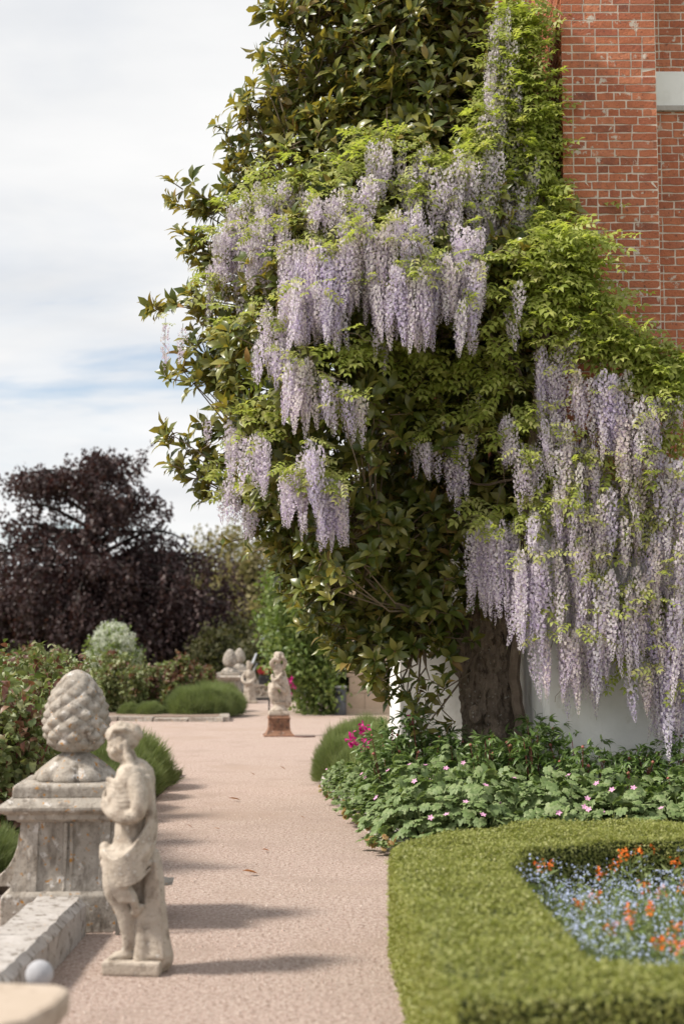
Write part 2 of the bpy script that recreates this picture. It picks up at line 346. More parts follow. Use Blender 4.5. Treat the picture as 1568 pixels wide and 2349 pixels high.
M['redpaint'] = noisy('red_paint', [(9, 3, .4, .7, (.28,.02,.03))], .35, base=(.35,.03,.035))
M['palepaint'] = noisy('pale_paint', [(9, 3, .4, .7, (.5,.55,.62))], .3, base=(.6,.63,.68))
M['rubber'] = noisy('rubber', [(9, 3, .4, .7, (.03,.03,.03))], .8, base=(.02,.02,.02))

# ================================================================== SETTING
def sheet(name, poly, z, mat, sub=0):
    me = mesh(name, [(x, y, z) for x, y in poly], [tuple(range(len(poly)))], mat)
    return tag(link(name, me), kind='structure')
# ground with the rising hills behind, one sheet
xs = np.concatenate([np.linspace(-1500, -140, 14), np.linspace(-120, 120, 25), np.linspace(140, 1500, 14)])
ys = np.concatenate([np.linspace(-60, 60, 9), np.linspace(70, 300, 24), np.linspace(330, 2600, 24)])
V = []
for y in ys:
    for x in xs:
        t = max(0, y-70)
        z = -0.03 - 0.0 + (0 if t == 0 else -2.5*min(1, t/60)) + 26*min(1, max(0, (y-170)/350))**1.5 + 20*min(1, max(0, (y-500)/1500)) + (5*math.sin(x*.011+1)+3*math.sin(x*.027+y*.006))*min(1, t/260)
        V.append((x, y, z))
nx = len(xs)
Fq = np.array([(j*nx+i, j*nx+i+1, (j+1)*nx+i+1, (j+1)*nx+i) for j in range(len(ys)-1) for i in range(nx-1)])
tag(link('ground', mesh('ground', V, Fq, M['meadow'], smooth=True)), kind='structure')
sheet('gravel_path', [(-9, -6), (6, -6), (6, 46), (-9, 46)], 0.0, M['gravel'])
bed_r = [(.50, 10.75), (6, 10.6), (6, 14.6), (.45, 14.6), (.45, 19.6), (-.30, 19.8), (-.16, 16.2), (.12, 13.6)]
tag(MB().prism(bed_r, -.05, .07).build('flower_bed', M['soil']), kind='structure')
bed_l = [(-1.86, 9.3), (-1.95, 17.6), (-9, 17.9), (-9, 8.9)]
tag(MB().prism(bed_l, -.05, .06).build('rose_bed', M['soil']), kind='structure')
bed_f = [(-2.45, 29.6), (-2.85, 37), (-12, 38), (-12, 30.2)]
tag(MB().prism(bed_f, -.05, .10).build('far_rose_bed', M['drysoil']), kind='structure')
parterre = [(.62, 5.35), (3.8, 5.2), (3.8, 8.5), (.9, 8.0)]
tag(MB().prism(parterre, -.05, .09).build('parterre_bed', M['soil']), kind='structure')
# loose grit on the path
n = 16000
gy = 5.6 + 9*rng.random(n)**1.6; gx = -1.5 + 3.0*rng.random(n)
keep = (gx < .3 + .012*gy) & (gx > -1.4 - .03*np.maximum(0, gy-8))
gx, gy = gx[keep], gy[keep]
PEB = (np.array([(-.5,-.4,-.2), (.5,-.5,-.2), (.45,.5,-.2), (-.4,.45,-.2), (-.3,-.25,.3), (.3,-.3,.35), (.28,.3,.3), (-.25,.28,.28)]),
       np.array([(4,5,6,7), (0,1,5,4), (1,2,6,5), (2,3,7,6), (3,0,4,7)]))
sp = rng.uniform(.004, .010, len(gx)) * (1 + .8*(rng.random(len(gx)) > .96))
a = rng.uniform(0, 6.3, len(gx))
V, Fq = scatter(PEB, np.stack([gx, gy, sp*.15], 1), np.stack([np.cos(a), np.sin(a), 0*a], 1), np.tile((0, 0, 1.), (len(gx), 1)), sp)
tag(link('gravel', mesh('gravel', V, Fq, M['pebble'])), 'loose pink gravel scattered over the garden path', 'gravel', kind='stuff')

# ================================================================== HOUSE
house = empty('house', (2.6, 14.5, 0), 0, 'red brick house with white rendered base behind the wisteria', 'house')
def hp(o):                                   # keep world placement when parenting under the house
    o.parent = house; o.location = Vector(o.location) - house.location; return o
PX0, PX1, PY0, PY1 = 1.985, 2.845, 12.45, 14.35       # brick pier
PXR, PYR = 4.9, 12.78                                  # recessed wall to its right
ZB, ZT = 2.95, 8.7
core = MB().box((PX0+.006, PY0+.0055, ZB), (PX1-.006, PY1+.05, ZT)).box((PX1-.03, PYR+.006, ZB), (PXR, PY1+.05, ZT))
pier = hp(core.build('brick_pier', M['mortar']))
COURSE, BH = .0752, .0615
def brick_mesh(L, D, seed):
    r = random.Random(seed); bm = bmesh.new(); bmesh.ops.create_cube(bm, size=1)
    bmesh.ops.subdivide_edges(bm, edges=[e for e in bm.edges if abs((e.verts[0].co-e.verts[1].co).x) > .5], cuts=2)
    for v in bm.verts:
        v.co.x *= L; v.co.y *= D; v.co.z *= BH
        if v.co.y < 0: v.co += Vector((r.uniform(-.0035, .0035), r.uniform(-.005, .004), r.uniform(-.0035, .0035)))
    me = bpy.data.meshes.new('brick'); bm.to_mesh(me); bm.free(); me.materials.append(M['brick']); return me
BM = {(L, s): brick_mesh(L, .05, s*17+int(L*1000)) for L in (.212, .102, .160) for s in range(4)}
def brick_row(x0, x1, r):
    x = x0; res = []; first = r.choice((.212, .102, .102))
    while x1 - x > .05:
        L = first if not res else r.choice((.212, .212, .102, .212, .16))
        rem = x1 - x
        if rem - L < .09 and rem != L: L = rem
        if L > .30: L = L/2
        res.append((x, x+L-.0125)); x += L
    return res
rr = random.Random(5); nbrick = 0; extra = []
zrow = 0
for j in range(int((ZT-ZB)/COURSE)):
    z = ZB + (j+.5)*COURSE
    vis = 4.25 < z < 7.45
    for a_, b_ in brick_row(PX0, PX1, rr):
        L0 = min((.212, .102, .160), key=lambda q: abs(q-(b_-a_)))
        c = ((a_+b_)/2, PY0+.025+.001+rr.uniform(-.0025, .0025), z)
        if vis and nbrick < 232:
            o = link('brick', BM[(L0, rr.randrange(4))], pier, c, (0, 0, 0), ((b_-a_)/L0, 1, 1)); nbrick += 1
        else: extra.append((c, (b_-a_, .05, BH), 0))
    for a_, b_ in brick_row(PX1+.004, PXR, rr):
        c = ((a_+b_)/2, PYR+.025+.001, z)
        if 6.55 < z < 6.89: continue
        L0 = min((.212, .102, .160), key=lambda q: abs(q-(b_-a_)))
        if vis and a_ < 3.12 and nbrick < 300:
            link('brick', BM[(L0, rr.randrange(4))], pier, c, (0, 0, 0), ((b_-a_)/L0, 1, 1)); nbrick += 1
        else: extra.append((c, (b_-a_, .05, BH), 0))
    off = .06 if j % 2 else 0
    for a_, b_ in brick_row(PY0+.055+off, PY1, rr):      # left face
        extra.append(((PX0+.025-.005+rr.uniform(-.003, .003), (a_+b_)/2, z), (.05, b_-a_, BH), 1))
    if off: extra.append(((PX0+.026, PY0+.055+off/2-.004, z), (.05, off-.009, BH), 1))
eb = MB()
for c, s, _ in extra:
    j3 = lambda: rr.uniform(-.0025, .0025)
    lo = [c[i]-s[i]/2 for i in range(3)]; hi = [c[i]+s[i]/2 for i in range(3)]
    eb.box(lo, hi)
    for q in range(8):
        p = eb.v[-8+q]; eb.v[-8+q] = (p[0]+j3(), p[1]+j3(), p[2]+j3())
tag(hp(eb.build('brickwork', M['brick'])), kind='stuff')
hp(MB().box((PX1+.002, PYR-.02, 6.555), (PXR, PYR+.06, 6.885)).build('stone_band', M['paint'], bevel=.006))
hp(MB().box((PX1+.002, PYR-.035, 6.505), (PXR, PYR+.06, 6.555)).build('stone_sill', M['stone_top'], bevel=.006))
# white rendered ground floor
hp(MB().prism([(1.70, 12.10), (PXR, 12.10), (PXR, 14.35), (1.70, 14.35)], 0, 2.85).build('white_base', M['white'], bevel=.05))
hp(MB().add([(1.68,12.08,2.85), (PXR,12.08,2.85), (PXR,14.35,2.85), (1.68,14.35,2.85), (1.99,12.44,3.02), (PXR,12.44,3.02), (PXR,14.35,3.02), (1.99,14.35,3.02)],
        [(0,3,2,1), (4,5,6,7), (0,1,5,4), (1,2,6,5), (2,3,7,6), (3,0,4,7)]).build('sloping_coping', M['stone']))
# main wall behind the magnolia
def brickwall_mat():
    m, nt, b, o = newmat('brick_wall'); tc = N(nt, 'ShaderNodeTexCoord'); mp = N(nt, 'ShaderNodeMapping'); mp.inputs['Rotation'].default_value = (R(90), 0, 0)
    bt = N(nt, 'ShaderNodeTexBrick', i={'Scale': 1.0, 'Mortar Size': .006, 'Brick Width': .22, 'Row Height': .075, 'Color1': (.42,.15,.085,1), 'Color2': (.30,.10,.06,1), 'Mortar': (.5,.42,.36,1)})
    nt.links.new(tc.outputs['Object'], mp.inputs[0]); nt.links.new(mp.outputs[0], bt.inputs[0]); nt.links.new(bt.outputs[0], b.inputs['Base Color']); b.inputs['Roughness'].default_value = .9
    return m
M['brickwall'] = brickwall_mat()
hp(MB().box((.60, 14.62, 2.9), (PXR, 17.6, 9.2)).build('upper_wall', M['brickwall']))
hp(MB().box((.585, 14.60, .0), (PXR-.01, 17.62, 2.9)).build('white_wall', M['white'], bevel=.012))
hp(MB().box((.555, 14.57, .0), (1.69, 17.65, .62)).build('white_plinth', M['white'], bevel=.015))
win = hp(MB().box((1.36, 14.545, 6.0), (1.44, 14.66, 8.4)).box((1.86, 14.545, 6.0), (1.94, 14.66, 8.4)).box((1.44, 14.55, 7.15), (1.86, 14.66, 7.21)).box((1.62, 14.56, 6.0), (1.66, 14.66, 8.4)).box((1.3, 14.5, 5.94), (2.0, 14.66, 6.0)).build('window', M['paint']))
link('pane', MB().box((1.44, 14.60, 6.0), (1.86, 14.64, 8.4)).mesh('pane', M['glass']), win)
# sandstone porch of the house, farther along the path
porch = empty('stone_porch', (.75, 33.0, 0), 0, 'buff sandstone block wall of the porch behind the litter bin', 'porch')
bl = random.Random(3)
for j in range(9):
    z0 = .12 + j*.36
    x = .16 if j % 2 else .10
    while x < 2.6:
        L = bl.choice((.42, .55, .68)); d = bl.uniform(0, .02)
        c = (x+L/2-.75, d, z0+.175)
        link('block', MB().box((-L/2+.004, -.35, -.176), (L/2-.004, .35, .176)).mesh('block', M['buff']), porch, c); x += L
link('plinth', MB().box((-.78, -.52, 0), (1.9, .4, .12)).mesh('plinth', M['buff']), porch)

# ================================================================== STONE THINGS
def finial_mesh(name, H=.46, Rm=.19, nu=96, nv=72, mat='stone'):
    V = []; F = []
    for j in range(nv+1):
        t = j/nv
        prof = float(np.interp(t, [0, .04, .1, .2, .3, .4, .5, .6, .7, .8, .88, .94, .98, 1], [.50, .70, .85, .96, 1, .99, .95, .885, .79, .66, .52, .38, .22, .04]))
        for i in range(nu):
            u = i/nu; k = 8; m_ = 5.4*t
            a_ = (k*u + m_) % 1; b_ = (k*u - m_) % 1
            bmp = ((1-abs(2*a_-1))*(1-abs(2*b_-1)))**.42
            r = Rm*prof*(.865 + .17*bmp*min(1, .25+(1-t)*2.5))
            V.append((r*math.cos(2*math.pi*u), r*math.sin(2*math.pi*u), H*t))
    for j in range(nv):
        for i in range(nu): F.append((j*nu+i, j*nu+(i+1) % nu, (j+1)*nu+(i+1) % nu, (j+1)*nu+i))
    F.append(tuple(nv*nu+i for i in range(nu)))
    return mesh(name, V, F, M[mat], smooth=True)
FIN = finial_mesh('pineapple', H=.475, Rm=.20)
def foot_mesh():
    prof = [(.245, 0), (.25, .018), (.235, .045), (.20, .075), (.165, .10), (.125, .13), (.09, .15), (.075, .165), (.08, .185)]
    def lob(i, a_):
        q = abs(math.sin(a_*4.5))**.5; return (-.02-.13*(1-q)) if i < 4 else -.07*(1-q) if i < 7 else 0
    return MB().lathe(prof, 108, lobes=lob).mesh('finial_foot', M['stone'], True)
FOOT = foot_mesh()
def pedestal(loc, rz, label, wings=True, group=None):
    t = empty('pineapple_pedestal', loc, rz, label, 'pedestal', group)
    MB().square([(.36, 0), (.36, .20), (.345, .215), (.33, .222)]).build('plinth', M['stone'], t, bevel=.008)
    sh = MB().square([(.318, .22), (.312, .26), (.298, .32), (.285, .39), (.277, .46), (.273, .53), (.272, .60)]).build('shaft', M['stone'], t)
    for sx in (-.016, .016):                     # double rib down the front panel
        pts = [(sx*(1+.5*(0.6-z)), -(.30 if z < .3 else .285 if z < .4 else .275)-(.012), z) for z in (.225, .30, .38, .46, .53, .595)]
        MB().tube(pts, .011, 8).build('rib', M['stone'], sh)
    for sx in (-.2, .2):
        MB().add([(sx-.03,-.33,.222),(sx+.03,-.33,.222),(sx+.03,-.29,.222),(sx-.03,-.29,.222),(sx-.03,-.285,.6),(sx+.03,-.285,.6),(sx+.03,-.26,.6),(sx-.03,-.26,.6)],
             [(0,3,2,1),(4,5,6,7),(0,1,5,4),(1,2,6,5),(2,3,7,6),(3,0,4,7)]).build('strip', M['stone'], sh)
    MB().square([(.285, .598), (.30, .612), (.335, .618), (.34, .645), (.375, .66), (.392, .672), (.392, .69), (.36, .712), (.325, .735)]).build('cap', M['stone'], t, bevel=.004)
    MB().square([(.315, .733), (.315, .795), (.30, .81)]).build('upper_slab', M['stone'], t, bevel=.01)
    link('finial_foot', FOOT, t, (0, 0, .808)); link('pineapple', FIN, t, (0, 0, .972), (0, 0, .4))
    if wings:
        for s in (-1, 1):
            P = [(.30, .22), (.30, .52)] + [(.30+.26*(1-math.cos(q)), .52-.30*math.sin(q)) for q in np.linspace(.25, 1.5, 7)] + [(.58, .22)]
            V = [(s*x, -.13, z) for x, z in P] + [(s*x, .13, z) for x, z in P]; k = len(P)
            F = [tuple(range(k)), tuple(range(2*k-1, k-1, -1))] + [(i, i+k, (i+1) % k+k, (i+1) % k) for i in range(k)]
            MB().add(V, F).build('scroll_wing', M['stone'], t, bevel=.006)
    return t
ped = pedestal((-1.555, 8.42, 0), R(4), 'lichen-spotted stone pedestal with carved pineapple finial beside the low coping wall')
g = G(524, 1612); ped2 = pedestal((g[0], g[1]+.4, 0), R(-6), 'grey stone pineapple pedestal standing behind the clipped lavender mound', wings=False)
p = A(549, 1540, 47); ped3 = pedestal((p[0], 47, 0), R(10), 'pale stone pineapple pedestal behind the draped statue', wings=True)

# low coping wall running towards the viewer
cw = empty('coping_wall', (-1.56, 6.3, 0), 0, 'low stone coping wall with lichen in front of the pineapple pedestal', 'wall')
y = 8.02
for i, L in enumerate((1.05, 1.1, 1.05, 1.0)):
    y0 = y - L
    prof = [(-.15, 0), (.15, 0), (.15, .165), (.115, .205), (-.115, .212), (-.15, .17)]
    nn = 14; V = []; F = []; k = len(prof)
    for s in range(nn+1):
        yy = y - .006 - (L-.012)*s/nn
        for q, (x, z) in enumerate(prof):
            jj = .006 if q in (2, 3, 4, 5) else .002
            V.append((x+random.uniform(-jj, jj), yy-6.3, z+random.uniform(-jj, jj)*(z > 0)))
    for s in range(nn):
        for q in range(k): F.append((s*k+q, s*k+(q+1) % k, (s+1)*k+(q+1) % k, (s+1)*k+q))
    F += [tuple(range(k)), tuple(nn*k+q for q in range(k-1, -1, -1))]
    link('coping_stone', mesh('coping_stone', V, F, M['stone_top']), cw); y = y0

# stone bench end near the viewer
b = empty('stone_bench', (-1.22, 4.15, 0), R(-9), 'pale buff stone bench with rounded slab beside the coping wall', 'bench')
bm_ = MB(); pts = [(-.62, -.22), (.36, -.22), (.41, -.17), (.43, 0), (.41, .17), (.36, .22), (-.62, .22)]
bm_.prism(pts, .525, .60).build('seat', M['benchstone'], b, bevel=.022)
for x in (-.40, .17):
    MB().square([(.12, 0), (.12, .05), (.085, .09), (.07, .26), (.085, .45), (.11, .49), (.12, .527)], (x, 0, 0), 1.4).build('leg', M['benchstone'], b, bevel=.008)
# small ball on a stub post
pb = G(94, 2290); g = empty('ball_post', (-1.185, 5.72, 0), 0, 'short iron post topped by a smooth grey ball beside the coping wall', 'post')
MB().lathe([(.05, 0), (.05, .015), (.022, .03), (.02, .236), (.026, .25), (.026, .264)], 16).build('stub', M['iron'], g, True)
MB().lathe([(.053*math.sin(q)+.001, .309-.053*math.cos(q)) for q in np.linspace(0.0, math.pi, 16)], 28).build('ball', M['ballgrey'], g, True)
# metal standpipe clipped to the pedestal
sp_ = empty('standpipe', (-1.235, 8.02, 0), 0, 'slim galvanised standpipe with clip beside the pineapple pedestal', 'pipe')
MB().tube([(0, 0, 0), (0, 0, .40)], .0135, 10).build('pipe', M['metal'], sp_, True)
MB().tube([(0, 0, .40), (0, 0, .49)], .019, 10).build('valve_body', M['metal'], sp_, True)
MB().tube([(.0, 0, .475), (.05, -.01, .50), (.07, -.02, .485)], .01, 8).build('tap', M['metal'], sp_, True)
MB().tube([(-.03, 0, .205), (.05, .01, .20)], .008, 6).build('clip', M['iron'], sp_)

# ------------------------------------------------------------------ carved figures
def sculpt(name, parts, voxel=.007, smooth=6, noise=.004, mat='statue', nscale=.05):
    """parts: list of capsule chains [(x,y,z,r),...] fused into one continuous carved surface"""
    mb = MB()
    for ch in parts:
        pts = []; rad = []
        for (p0, p1) in zip(ch[:-1], ch[1:]):
            d = math.dist(p0[:3], p1[:3]); k = max(2, int(d/.02))
            for s in range(k):
                t = s/k; pts.append([p0[i]*(1-t)+p1[i]*t for i in range(3)]); rad.append(p0[3]*(1-t)+p1[3]*t)
        pts.append(list(ch[-1][:3])); rad.append(ch[-1][3])
        # round ends
        def endcap(pa, pb, r):
            d = unit(np.array(pa)-np.array(pb)); res = []
            for q in (.45, .8, .97): res.append((np.array(pa)+d*r*q, r*math.sqrt(max(.02, 1-q*q))))
            return res
        e1 = endcap(pts[0], pts[1], rad[0])[::-1]; e2 = endcap(pts[-1], pts[-2], rad[-1])
        P = [e[0] for e in e1] + pts + [e[0] for e in e2]; Q = [e[1] for e in e1] + rad + [e[1] for e in e2]
        mb.tube(P, Q, 14)
    me = mb.mesh('tmp', M[mat]); o = bpy.data.objects.new('tmp', me); COL.objects.link(o)
    md = o.modifiers.new('r', 'REMESH'); md.mode = 'VOXEL'; md.voxel_size = voxel; md.use_smooth_shade = True
    md = o.modifiers.new('s', 'SMOOTH'); md.factor = .5; md.iterations = smooth
    if noise:
        tx = bpy.data.textures.new('n', 'CLOUDS'); tx.noise_scale = nscale; tx.noise_depth = 3
        md = o.modifiers.new('d', 'DISPLACE'); md.texture = tx; md.strength = noise*2.2; md.mid_level = .5; md.texture_coords = 'LOCAL'
    dg = bpy.context.evaluated_depsgraph_get(); ev = o.evaluated_get(dg)
    m2 = bpy.data.meshes.new_from_object(ev, depsgraph=dg); m2.name = name
    bpy.data.objects.remove(o); bpy.data.meshes.remove(me)
    m2.materials.clear(); m2.materials.append(M[mat])
    m2.polygons.foreach_set('use_smooth', np.ones(len(m2.polygons), dtype=bool))
    return m2
def lerpch(pts, n=6):        # smooth chain through points (Catmull-Rom), each (x,y,z,r)
    P = [pts[0]] + list(pts) + [pts[-1]]; res = []
    for i in range(1, len(P)-2):
        for s in range(n):
            t = s/n; a_, b_, c_, d_ = [np.array(P[i+k], float) for k in (-1, 0, 1, 2)]
            res.append(tuple(.5*((2*b_)+(-a_+c_)*t+(2*a_-5*b_+4*c_-d_)*t*t+(-a_+3*b_-3*c_+d_)*t**3)))
    res.append(tuple(pts[-1])); return res
# figure 1: woman in profile, head bowed, arms gathered, drapery round the hips, tree stump behind
def Q(px, py, y=0., r=.03): return ((px-330)/452, y, (2222-py)/452, r)
S1 = []
S1 += [[Q(291,1712,0,.062), Q(286,1722,0,.060)], [Q(276,1716,0,.048), Q(272,1738,0,.042), Q(279,1750,0,.034)],     # skull, face
       [Q(259,1733,0,.011), Q(257,1738,0,.013)], [Q(262,1747,0,.016), Q(268,1753,0,.018)],                            # nose, lips and chin
       [Q(266,1724,-.03,.014), Q(266,1724,.03,.014)],                                                                # brow
       [Q(272,1741,-.036,.02), Q(276,1741,.036,.02)],                                                               # cheeks
       [Q(268,1703,0,.045), Q(285,1695,0,.052), Q(303,1700,0,.05), Q(308,1716,0,.042)],                                # hair
       [Q(316,1694,-.01,.034), Q(324,1703,-.01,.028)],                                                                       # bun
       [Q(293,1738,0,.042), Q(303,1764,0,.045), Q(312,1786,0,.06)]]                                                # neck
for k in range(7):                                                                                                # hair locks
    yy = -.055+.11*k/6; S1.append(lerpch([Q(262,1712,yy*.6,.010), Q(276,1693,yy,.012), Q(297,1690,yy,.012), Q(312,1699,yy*.5,.010)]))
S1.append([Q(290,1726,-.060,.014), Q(290,1734,-.061,.012)])                                                          # ear
S1.append(lerpch([Q(300,1722,-.05,.018), Q(306,1746,-.055,.020), Q(316,1772,-.07,.022), Q(308,1796,-.085,.016)]))       # long lock on the shoulder
S1 += [[Q(318,1795,-.10,.062), Q(318,1795,.10,.062)], [Q(318,1800,0,.10), Q(318,1840,0,.092), Q(312,1885,0,.08), Q(308,1930,0,.079), Q(306,1965,0,.092)],   # trunk of the body
       [Q(286,1822,-.05,.05), Q(290,1818,-.03,.055)], [Q(288,1822,.05,.05), Q(292,1818,.04,.055)],
       [Q(310,1965,-.045,.09), Q(310,1965,.045,.09)]]
S1 += [lerpch([Q(332,1800,-.125,.045), Q(345,1838,-.15,.042), Q(340,1872,-.15,.036), Q(305,1880,-.15,.032), Q(272,1866,-.12,.026), Q(262,1850,-.10,.022)]),  # near arm
       lerpch([Q(320,1800,.125,.045), Q(318,1840,.15,.04), Q(300,1872,.13,.034), Q(270,1865,.06,.026), Q(258,1842,.0,.022)])]                             # far arm
for f in range(4): S1.append([Q(264+f*2,1852-f*3,-.11+.012*f,.011), Q(256+f*2,1838-f*2,-.085+.014*f,.009), Q(258,1826-f,-.07+.014*f,.008)])           # fingers
S1.append([Q(266,1856,-.09,.011), Q(270,1840,-.105,.009)])
for k in range(7):                                                                                               # folds gathered over breast and shoulder
    t = k/6
    S1.append(lerpch([Q(268+6*t,1800+9*k,-.085-.03*t,.015), Q(300,1806+10*k,-.125-.02*t,.018), Q(334,1796+11*k,-.115,.02), Q(354,1800+10*k,-.03,.018), Q(350,1806+9*k,.07,.016)]))
S1 += [lerpch([Q(350,1800,-.06,.024), Q(360,1850,-.05,.024), Q(360,1905,-.08,.024), Q(340,1945,-.125,.024), Q(300,1966,-.14,.026), Q(260,1962,-.08,.026)]),
       lerpch([Q(358,1860,-.03,.028), Q(364,1915,-.06,.026), Q(346,1962,-.12,.028), Q(305,1985,-.14,.03), Q(262,1985,-.07,.028)]),
       lerpch([Q(356,1900,.02,.03), Q(358,1950,-.06,.028), Q(332,1988,-.13,.026), Q(290,2000,-.13,.026), Q(266,2000,-.03,.024)]),
       lerpch([Q(258,1950,-.06,.028), Q(254,1972,-.02,.03), Q(258,1996,.03,.03)]),
       lerpch([Q(268,1995,-.10,.024), Q(300,2016,-.135,.024), Q(326,2045,-.125,.024), Q(334,2078,-.10,.02), Q(328,2092,-.08,.016)]),
       lerpch([Q(336,1960,.05,.05), Q(350,2010,.06,.05), Q(358,2070,.06,.045), Q(362,2130,.05,.04)])]
S1 += [lerpch([Q(300,1970,-.055,.085), Q(288,2010,-.07,.074), Q(286,2045,-.075,.056), Q(298,2072,-.065,.046), Q(308,2105,-.055,.044), Q(312,2145,-.05,.032), Q(310,2174,-.045,.026)]),  # near leg
       [Q(312,2182,-.045,.03), Q(296,2186,-.05,.026), Q(280,2190,-.055,.02)],
       lerpch([Q(318,1970,.055,.085), Q(322,2020,.06,.074), Q(326,2065,.05,.06), Q(332,2110,.05,.05), Q(334,2150,.05,.036), Q(332,2178,.05,.03)]),
       [Q(330,2184,.05,.03), Q(308,2190,.045,.022)]]
S1 += [lerpch([Q(352,1975,.03,.05), Q(358,2030,.03,.058), Q(362,2090,.02,.062), Q(368,2150,.01,.07), Q(374,2192,.0,.08)]),
       lerpch([Q(338,2080,-.06,.02), Q(340,2120,-.05,.035), Q(346,2160,-.05,.04), Q(344,2192,-.05,.045)]),
       [Q(332,2088,-.09,.022), Q(344,2076,-.085,.018)]]
for f in range(5): S1.append([Q(281+f,2190,-.075+.011*f,.009), Q(273+f*2,2192,-.078+.012*f,.008)])
st = empty('statue', (-1.0, 7.16, 0), R(-6), 'weathered pale stone statue of a draped woman with bowed head, standing on the gravel', 'statue')
for k in range(9):                                          # fine drapery ridges
    t = k/8
    S1.append(lerpch([Q(260+4*t, 1952+8*k, -.11, .008), Q(296, 1970+7*k, -.182+.02*t, .0095), Q(338, 1938+10*k, -.168, .0095), Q(364, 1880+14*k, -.06, .008)]))
for k in range(5): S1.append(lerpch([Q(276+7*k, 2000, -.155, .008), Q(282+9*k, 2024, -.165, .009), Q(304+8*k, 2062, -.145, .008)]))
for k in range(6): S1.append(lerpch([Q(350+5*k, 1980, -.03-.01*k, .010), Q(352+6*k, 2080, -.05, .011), Q(352+8*k, 2185, -.075, .012)]))
link('figure', sculpt('figure', S1, .0062, 1, .0035), st)
MB().box((-.150, -.13, 0), (.135, .13, .066)).build('base', M['statue'], st, bevel=.012)
# figure 2: child figure with raised arm and stump, on a socle and a terracotta plinth
def Q2(px, py, y=0., r=.03): return ((px-634)/134, y, (1626-py)/134, r)
S2 = [[Q2(632,1517,0,.07), Q2(631,1523,0,.066)], [Q2(629,1512,0,.06), Q2(638,1513,0,.062)],
      lerpch([Q2(632,1532,0,.045), Q2(631,1545,0,.08), Q2(633,1560,0,.066), Q2(636,1573,0,.082)]),
      [Q2(623,1541,0,.042), Q2(641,1541,0,.042)],
      lerpch([Q2(622,1541,0,.045), Q2(616,1532,-.05,.04), Q2(622,1522,-.08,.035), Q2(630,1524,-.09,.03)]),
      lerpch([Q2(644,1541,0,.045), Q2(648,1530,-.03,.04), Q2(642,1518,-.05,.034)]),
      lerpch([Q2(630,1574,-.03,.09), Q2(622,1590,-.05,.07), Q2(628,1604,-.04,.055), Q2(634,1622,-.03,.045)]),
      lerpch([Q2(642,1574,0,.09), Q2(648,1592,-.02,.075), Q2(644,1608,.0,.055), Q2(644,1624,0,.045)]),
      lerpch([Q2(646,1552,.07,.03), Q2(650,1575,.07,.045), Q2(653,1600,.05,.07), Q2(652,1624,.03,.09)]),
      lerpch([Q2(618,1560,-.06,.03), Q2(622,1580,-.10,.03), Q2(636,1590,-.12,.03), Q2(646,1600,-.10,.025)]),
      lerpch([Q2(614,1582,0,.04), Q2(616,1600,-.02,.06), Q2(622,1615,-.02,.07), Q2(626,1624,0,.06)]),
      lerpch([Q2(640,1556,-.08,.025), Q2(630,1568,-.11,.03), Q2(620,1572,-.08,.025)])]
for k in range(8):
    q = k*.8; S2.append([Q2(632+6*math.cos(q),1509+2*math.sin(q*2),.055*math.sin(q),.022), Q2(632+9*math.cos(q),1516,.075*math.sin(q),.02)])
g = G(638, 1690)
pl = empty('terracotta_plinth', (g[0], g[1]+.22, 0), R(6), 'flared terracotta plinth with relief panel standing on the gravel path', 'plinth')
MB().square([(.265, 0), (.262, .02), (.225, .05), (.195, .10), (.183, .16), (.18, .24), (.18, .29), (.192, .30), (.192, .325), (.178, .335), (.178, .36)]).build('body', M['terracotta'], pl)
for k in range(7): MB().box((-.12+k*.035, -.197, .11), (-.105+k*.035, -.176, .26)).build('relief_bar', M['terracotta'], pl)
s2 = empty('statue', (g[0], g[1]+.22, .358), R(6), 'small stone statue of a child with raised arms on the terracotta plinth', 'statue')
MB().square([(.175, 0), (.178, .03), (.17, .075)]).build('slab', M['statue'], s2, bevel=.008)
MB().lathe([(.16, .073), (.155, .10), (.115, .14), (.10, .18), (.115, .215), (.13, .23)], 32).build('socle', M['statue'], s2, True)
o = link('figure', sculpt('figure', S2, .010, 4, .006), s2, (0, 0, .20)); o.scale = (1, 1, .99)
# figure 3: draped woman far down the path
def Q3(px, py, y=0., r=.03): return ((px-573)/86, y, (1610-py)/86, r)
S3 = [[Q3(571,1527,0,.075), Q3(571,1532,0,.07)], [Q3(570,1523,0,.072), Q3(575,1526,0,.06)], lerpch([Q3(571,1538,0,.05), Q3(571,1548,0,.10), Q3(572,1560,0,.095), Q3(573,1572,0,.12)]),
      [Q3(563,1545,0,.055), Q3(580,1545,0,.055)],
      lerpch([Q3(562,1546,0,.05), Q3(556,1557,-.05,.045), Q3(560,1567,-.14,.04), Q3(568,1567,-.16,.03)]),
      lerpch([Q3(581,1546,0,.05), Q3(583,1558,-.03,.045), Q3(575,1567,-.14,.04), Q3(566,1570,-.17,.03)]),
      lerpch([Q3(583,1555,.08,.04), Q3(588,1565,.06,.05), Q3(588,1572,.0,.05), Q3(578,1574,-.10,.045), Q3(566,1573,-.12,.04)])]
for k in range(9):
    q = k/8; S3.append(lerpch([Q3(564+17*q,1570,-.11+.05*abs(q-.5),.045), Q3(563+19*q,1588,-.13+.08*abs(q-.5),.042), Q3(560+25*q,1609,-.15+.08*abs(q-.5),.045)]))
S3.append(lerpch([Q3(573,1570,.03,.13), Q3(573,1590,.04,.13), Q3(573,1608,.04,.16)]))
s3 = empty('statue', (*A(573, 1606, 38.4)[:2], 0), 0, 'pale stone statue of a robed woman beside the far pineapple pedestals', 'statue')
link('figure', sculpt('figure', S3, .013, 4, .006), s3, (0, 0, .06))
MB().box((-.21, -.2, 0), (.21, .2, .085)).build('base', M['statue'], s3, bevel=.015)

